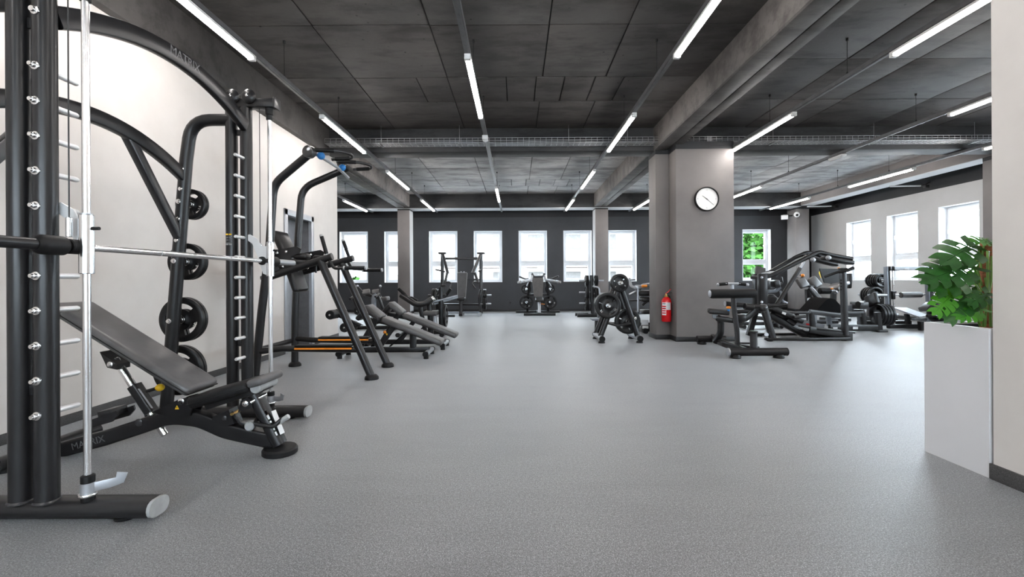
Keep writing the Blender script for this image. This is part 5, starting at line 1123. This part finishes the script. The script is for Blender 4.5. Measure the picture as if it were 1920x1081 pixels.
# base, tip, normal, material
leaf(Lp(1830, 458, 2.75), Lp(1778, 481, 2.62), (.25, -.75, 1), 'leaf', 0, 1, 1.14)
leaf(Lp(1833, 488, 2.80), Lp(1766, 497, 2.86), (.1, -.6, 1), 'leaf', 1, 1, 1.08)
leaf(Lp(1822, 497, 2.70), Lp(1742, 516, 2.62), (.1, -.8, 1), 'leaf', 2, 1, 1.05)
leaf(Lp(1808, 514, 2.72), Lp(1757, 533, 2.60), (.2, -.9, .8), 'leaf', 0, 1, 1.02)
leaf(Lp(1786, 550, 2.66), Lp(1757, 584, 2.60), (-.25, -1, .45), 'leafnew', 1, 1, .96)
leaf(Lp(1812, 534, 2.80), Lp(1770, 552, 2.84), (.1, -.7, .9), 'leaf', 2, 1, .99)
leaf(Lp(1838, 551, 2.70), Lp(1784, 572, 2.64), (.15, -.8, .9), 'leaf', 1, 1, .95)
leaf(Lp(1816, 561, 2.66), Lp(1778, 597, 2.62), (-.2, -.9, .7), 'leaf', 0, 1, .92)
leaf(Lp(1842, 577, 2.64), Lp(1801, 592, 2.60), (.1, -.9, .8), 'leafnew', 2, 1, .86)
leaf(Lp(1856, 548, 2.62), Lp(1822, 566, 2.58), (.3, -.8, .9), 'leaf', 0, 1, .93)
leaf(Lp(1826, 500, 2.84), Lp(1836, 530, 2.78), (-.5, -1, .3), 'leafnew', 1, 1, 1.02)
leaf(Lp(1852, 452, 2.70), Lp(1828, 446, 2.64), (.2, -.7, .8), 'leafnew', 0, 1, 1.2)
leaf(Lp(1848, 447, 2.74), Lp(1868, 456, 2.66), (-.2, -.6, .9), 'leaf', 2, 1, 1.2)
leaf(Lp(1846, 452, 2.80), Lp(1815, 455, 2.92), (.1, -.2, 1), 'leaf', 1, 1, 1.2)
leaf(V((2.84, 2.76, 1.10)), V((3.06, 2.84, 1.02)), (.3, -.4, 1), 'leaf', 0, 1, .98)
leaf(V((2.84, 2.70, .96)), V((3.04, 2.62, .90)), (.3, -.6, .9), 'leaf', 1, 1, .86)
leaf(V((2.83, 2.80, 1.2)), V((3.0, 2.95, 1.16)), (.3, .3, 1), 'leaf', 2, 1, 1.1)
leaf(Lp(1806, 580, 2.86), Lp(1772, 592, 2.92), (-.1, -.5, 1), 'leaf', 2, 1, .86)
leaf(Lp(1838, 572, 2.84), Lp(1812, 560, 2.9), (-.1, -.9, .6), 'leaf', 1, 1, .88)
for u0, v0, u1, v1 in ((1846, 612, 1852, 470), (1858, 612, 1848, 520), (1852, 560, 1860, 480), (1838, 610, 1822, 585), (1844, 612, 1838, 580)):
    tb(T, 'aerial_stem', 'stem', [p(u0, v0, 2.685), p((u0+u1)/2+3, (v0+v1)/2, 2.67), p(u1, v1, 2.685)], .007, .1, n=8)
# ------------------------------------------------------------------ outside
def omat(name, c): return simple(name, c, .8, var=.06, scale=2, spec=0)
M['render1'] = omat('pale_facade', (.40, .37, .34)); M['render2'] = omat('white_facade', (.5, .49, .48)); M['ledge'] = omat('balcony_edge', (.07, .06, .055)); M['oglass'] = simple('outside_glass', (.11, .105, .1), .4, spec=.1)
M['lawn'] = simple('lawn_green', (.1, .22, .04), .9, var=.5, scale=3); M['leafout'] = simple('tree_leaves', (.018, .05, .010), .9, spec=.0, var=.6, scale=1.5); M['trunk'] = simple('bark', (.012, .009, .007), .9, spec=0)
struct(MB().bb((-60, 16.6, -3.2), (60, 90, -3)).obj('ground_outside', 'render2')); struct(MB().bb((10.8, -40, -3.2), (90, 16.6, -3)).obj('street_outside', 'render2'))
def block(x0, x1, y0, z1, label, floors, mat):
    t = thing('apartment_block', label, 'building', ((x0+x1)/2, y0, -3))
    MB().bb((x0, y0, -3), (x1, y0+8, z1)).obj('wall', mat, t)
    for z in floors:
        MB().bb((x0+.5, y0-1.3, z-.16), (x1-.5, y0, z), .02).obj('balcony_slab', 'ledge', t)
        MB().bb((x0+.5, y0-1.32, z), (x1-.5, y0-1.22, z+.95), .02).obj('parapet', mat, t)
        x = x0+1.2
        while x < x1-1.6:
            MB().bb((x, y0-.05, z+.4), (x+1.1, y0+.05, z+2.1), .02).obj('window', 'oglass', t); x += 2.3
block(-17, -6.5, 34, 11, 'white apartment block seen through the leftmost back windows', (-.6, 2.4, 5.4), 'render2')
block(-5, 12, 30, 12, 'pale apartment block with long balconies opposite the middle windows', (-.5, 2.0, 4.5, 7), 'render1')
def tree(x, y, r, z, label):
    t = thing('tree', label, 'tree', (x, y, -3))
    MB().cyl((x, y, -3), (x, y, z), .16, .1).obj('trunk', 'trunk', t)
    rnd = random.Random(int(x*10)); m = MB()
    for i in range(7000):
        d = V((rnd.gauss(0, 1), rnd.gauss(0, 1), rnd.gauss(0, 1))).normalized()*r*rnd.uniform(.3, 1)
        c = V((x, y, z))+V((d.x, d.y, d.z*1.2)); a = V((rnd.gauss(0, 1), rnd.gauss(0, 1), rnd.gauss(0, 1))).normalized(); b = a.orthogonal().normalized(); s = rnd.uniform(.13, .26)
        m.add([c-a*s, c+b*s*.6, c+a*s, c-b*s*.6], [[0, 1, 2, 3]])
    o = m.obj('crown', 'leafout', t); o['kind'] = 'stuff'
tree(13.4, 25.5, 3.4, 1.4, 'green leafy tree outside the window right of the big pillar')
tree(-9.3, 24.5, 2.0, -1.0, 'low green bush outside the leftmost back window')
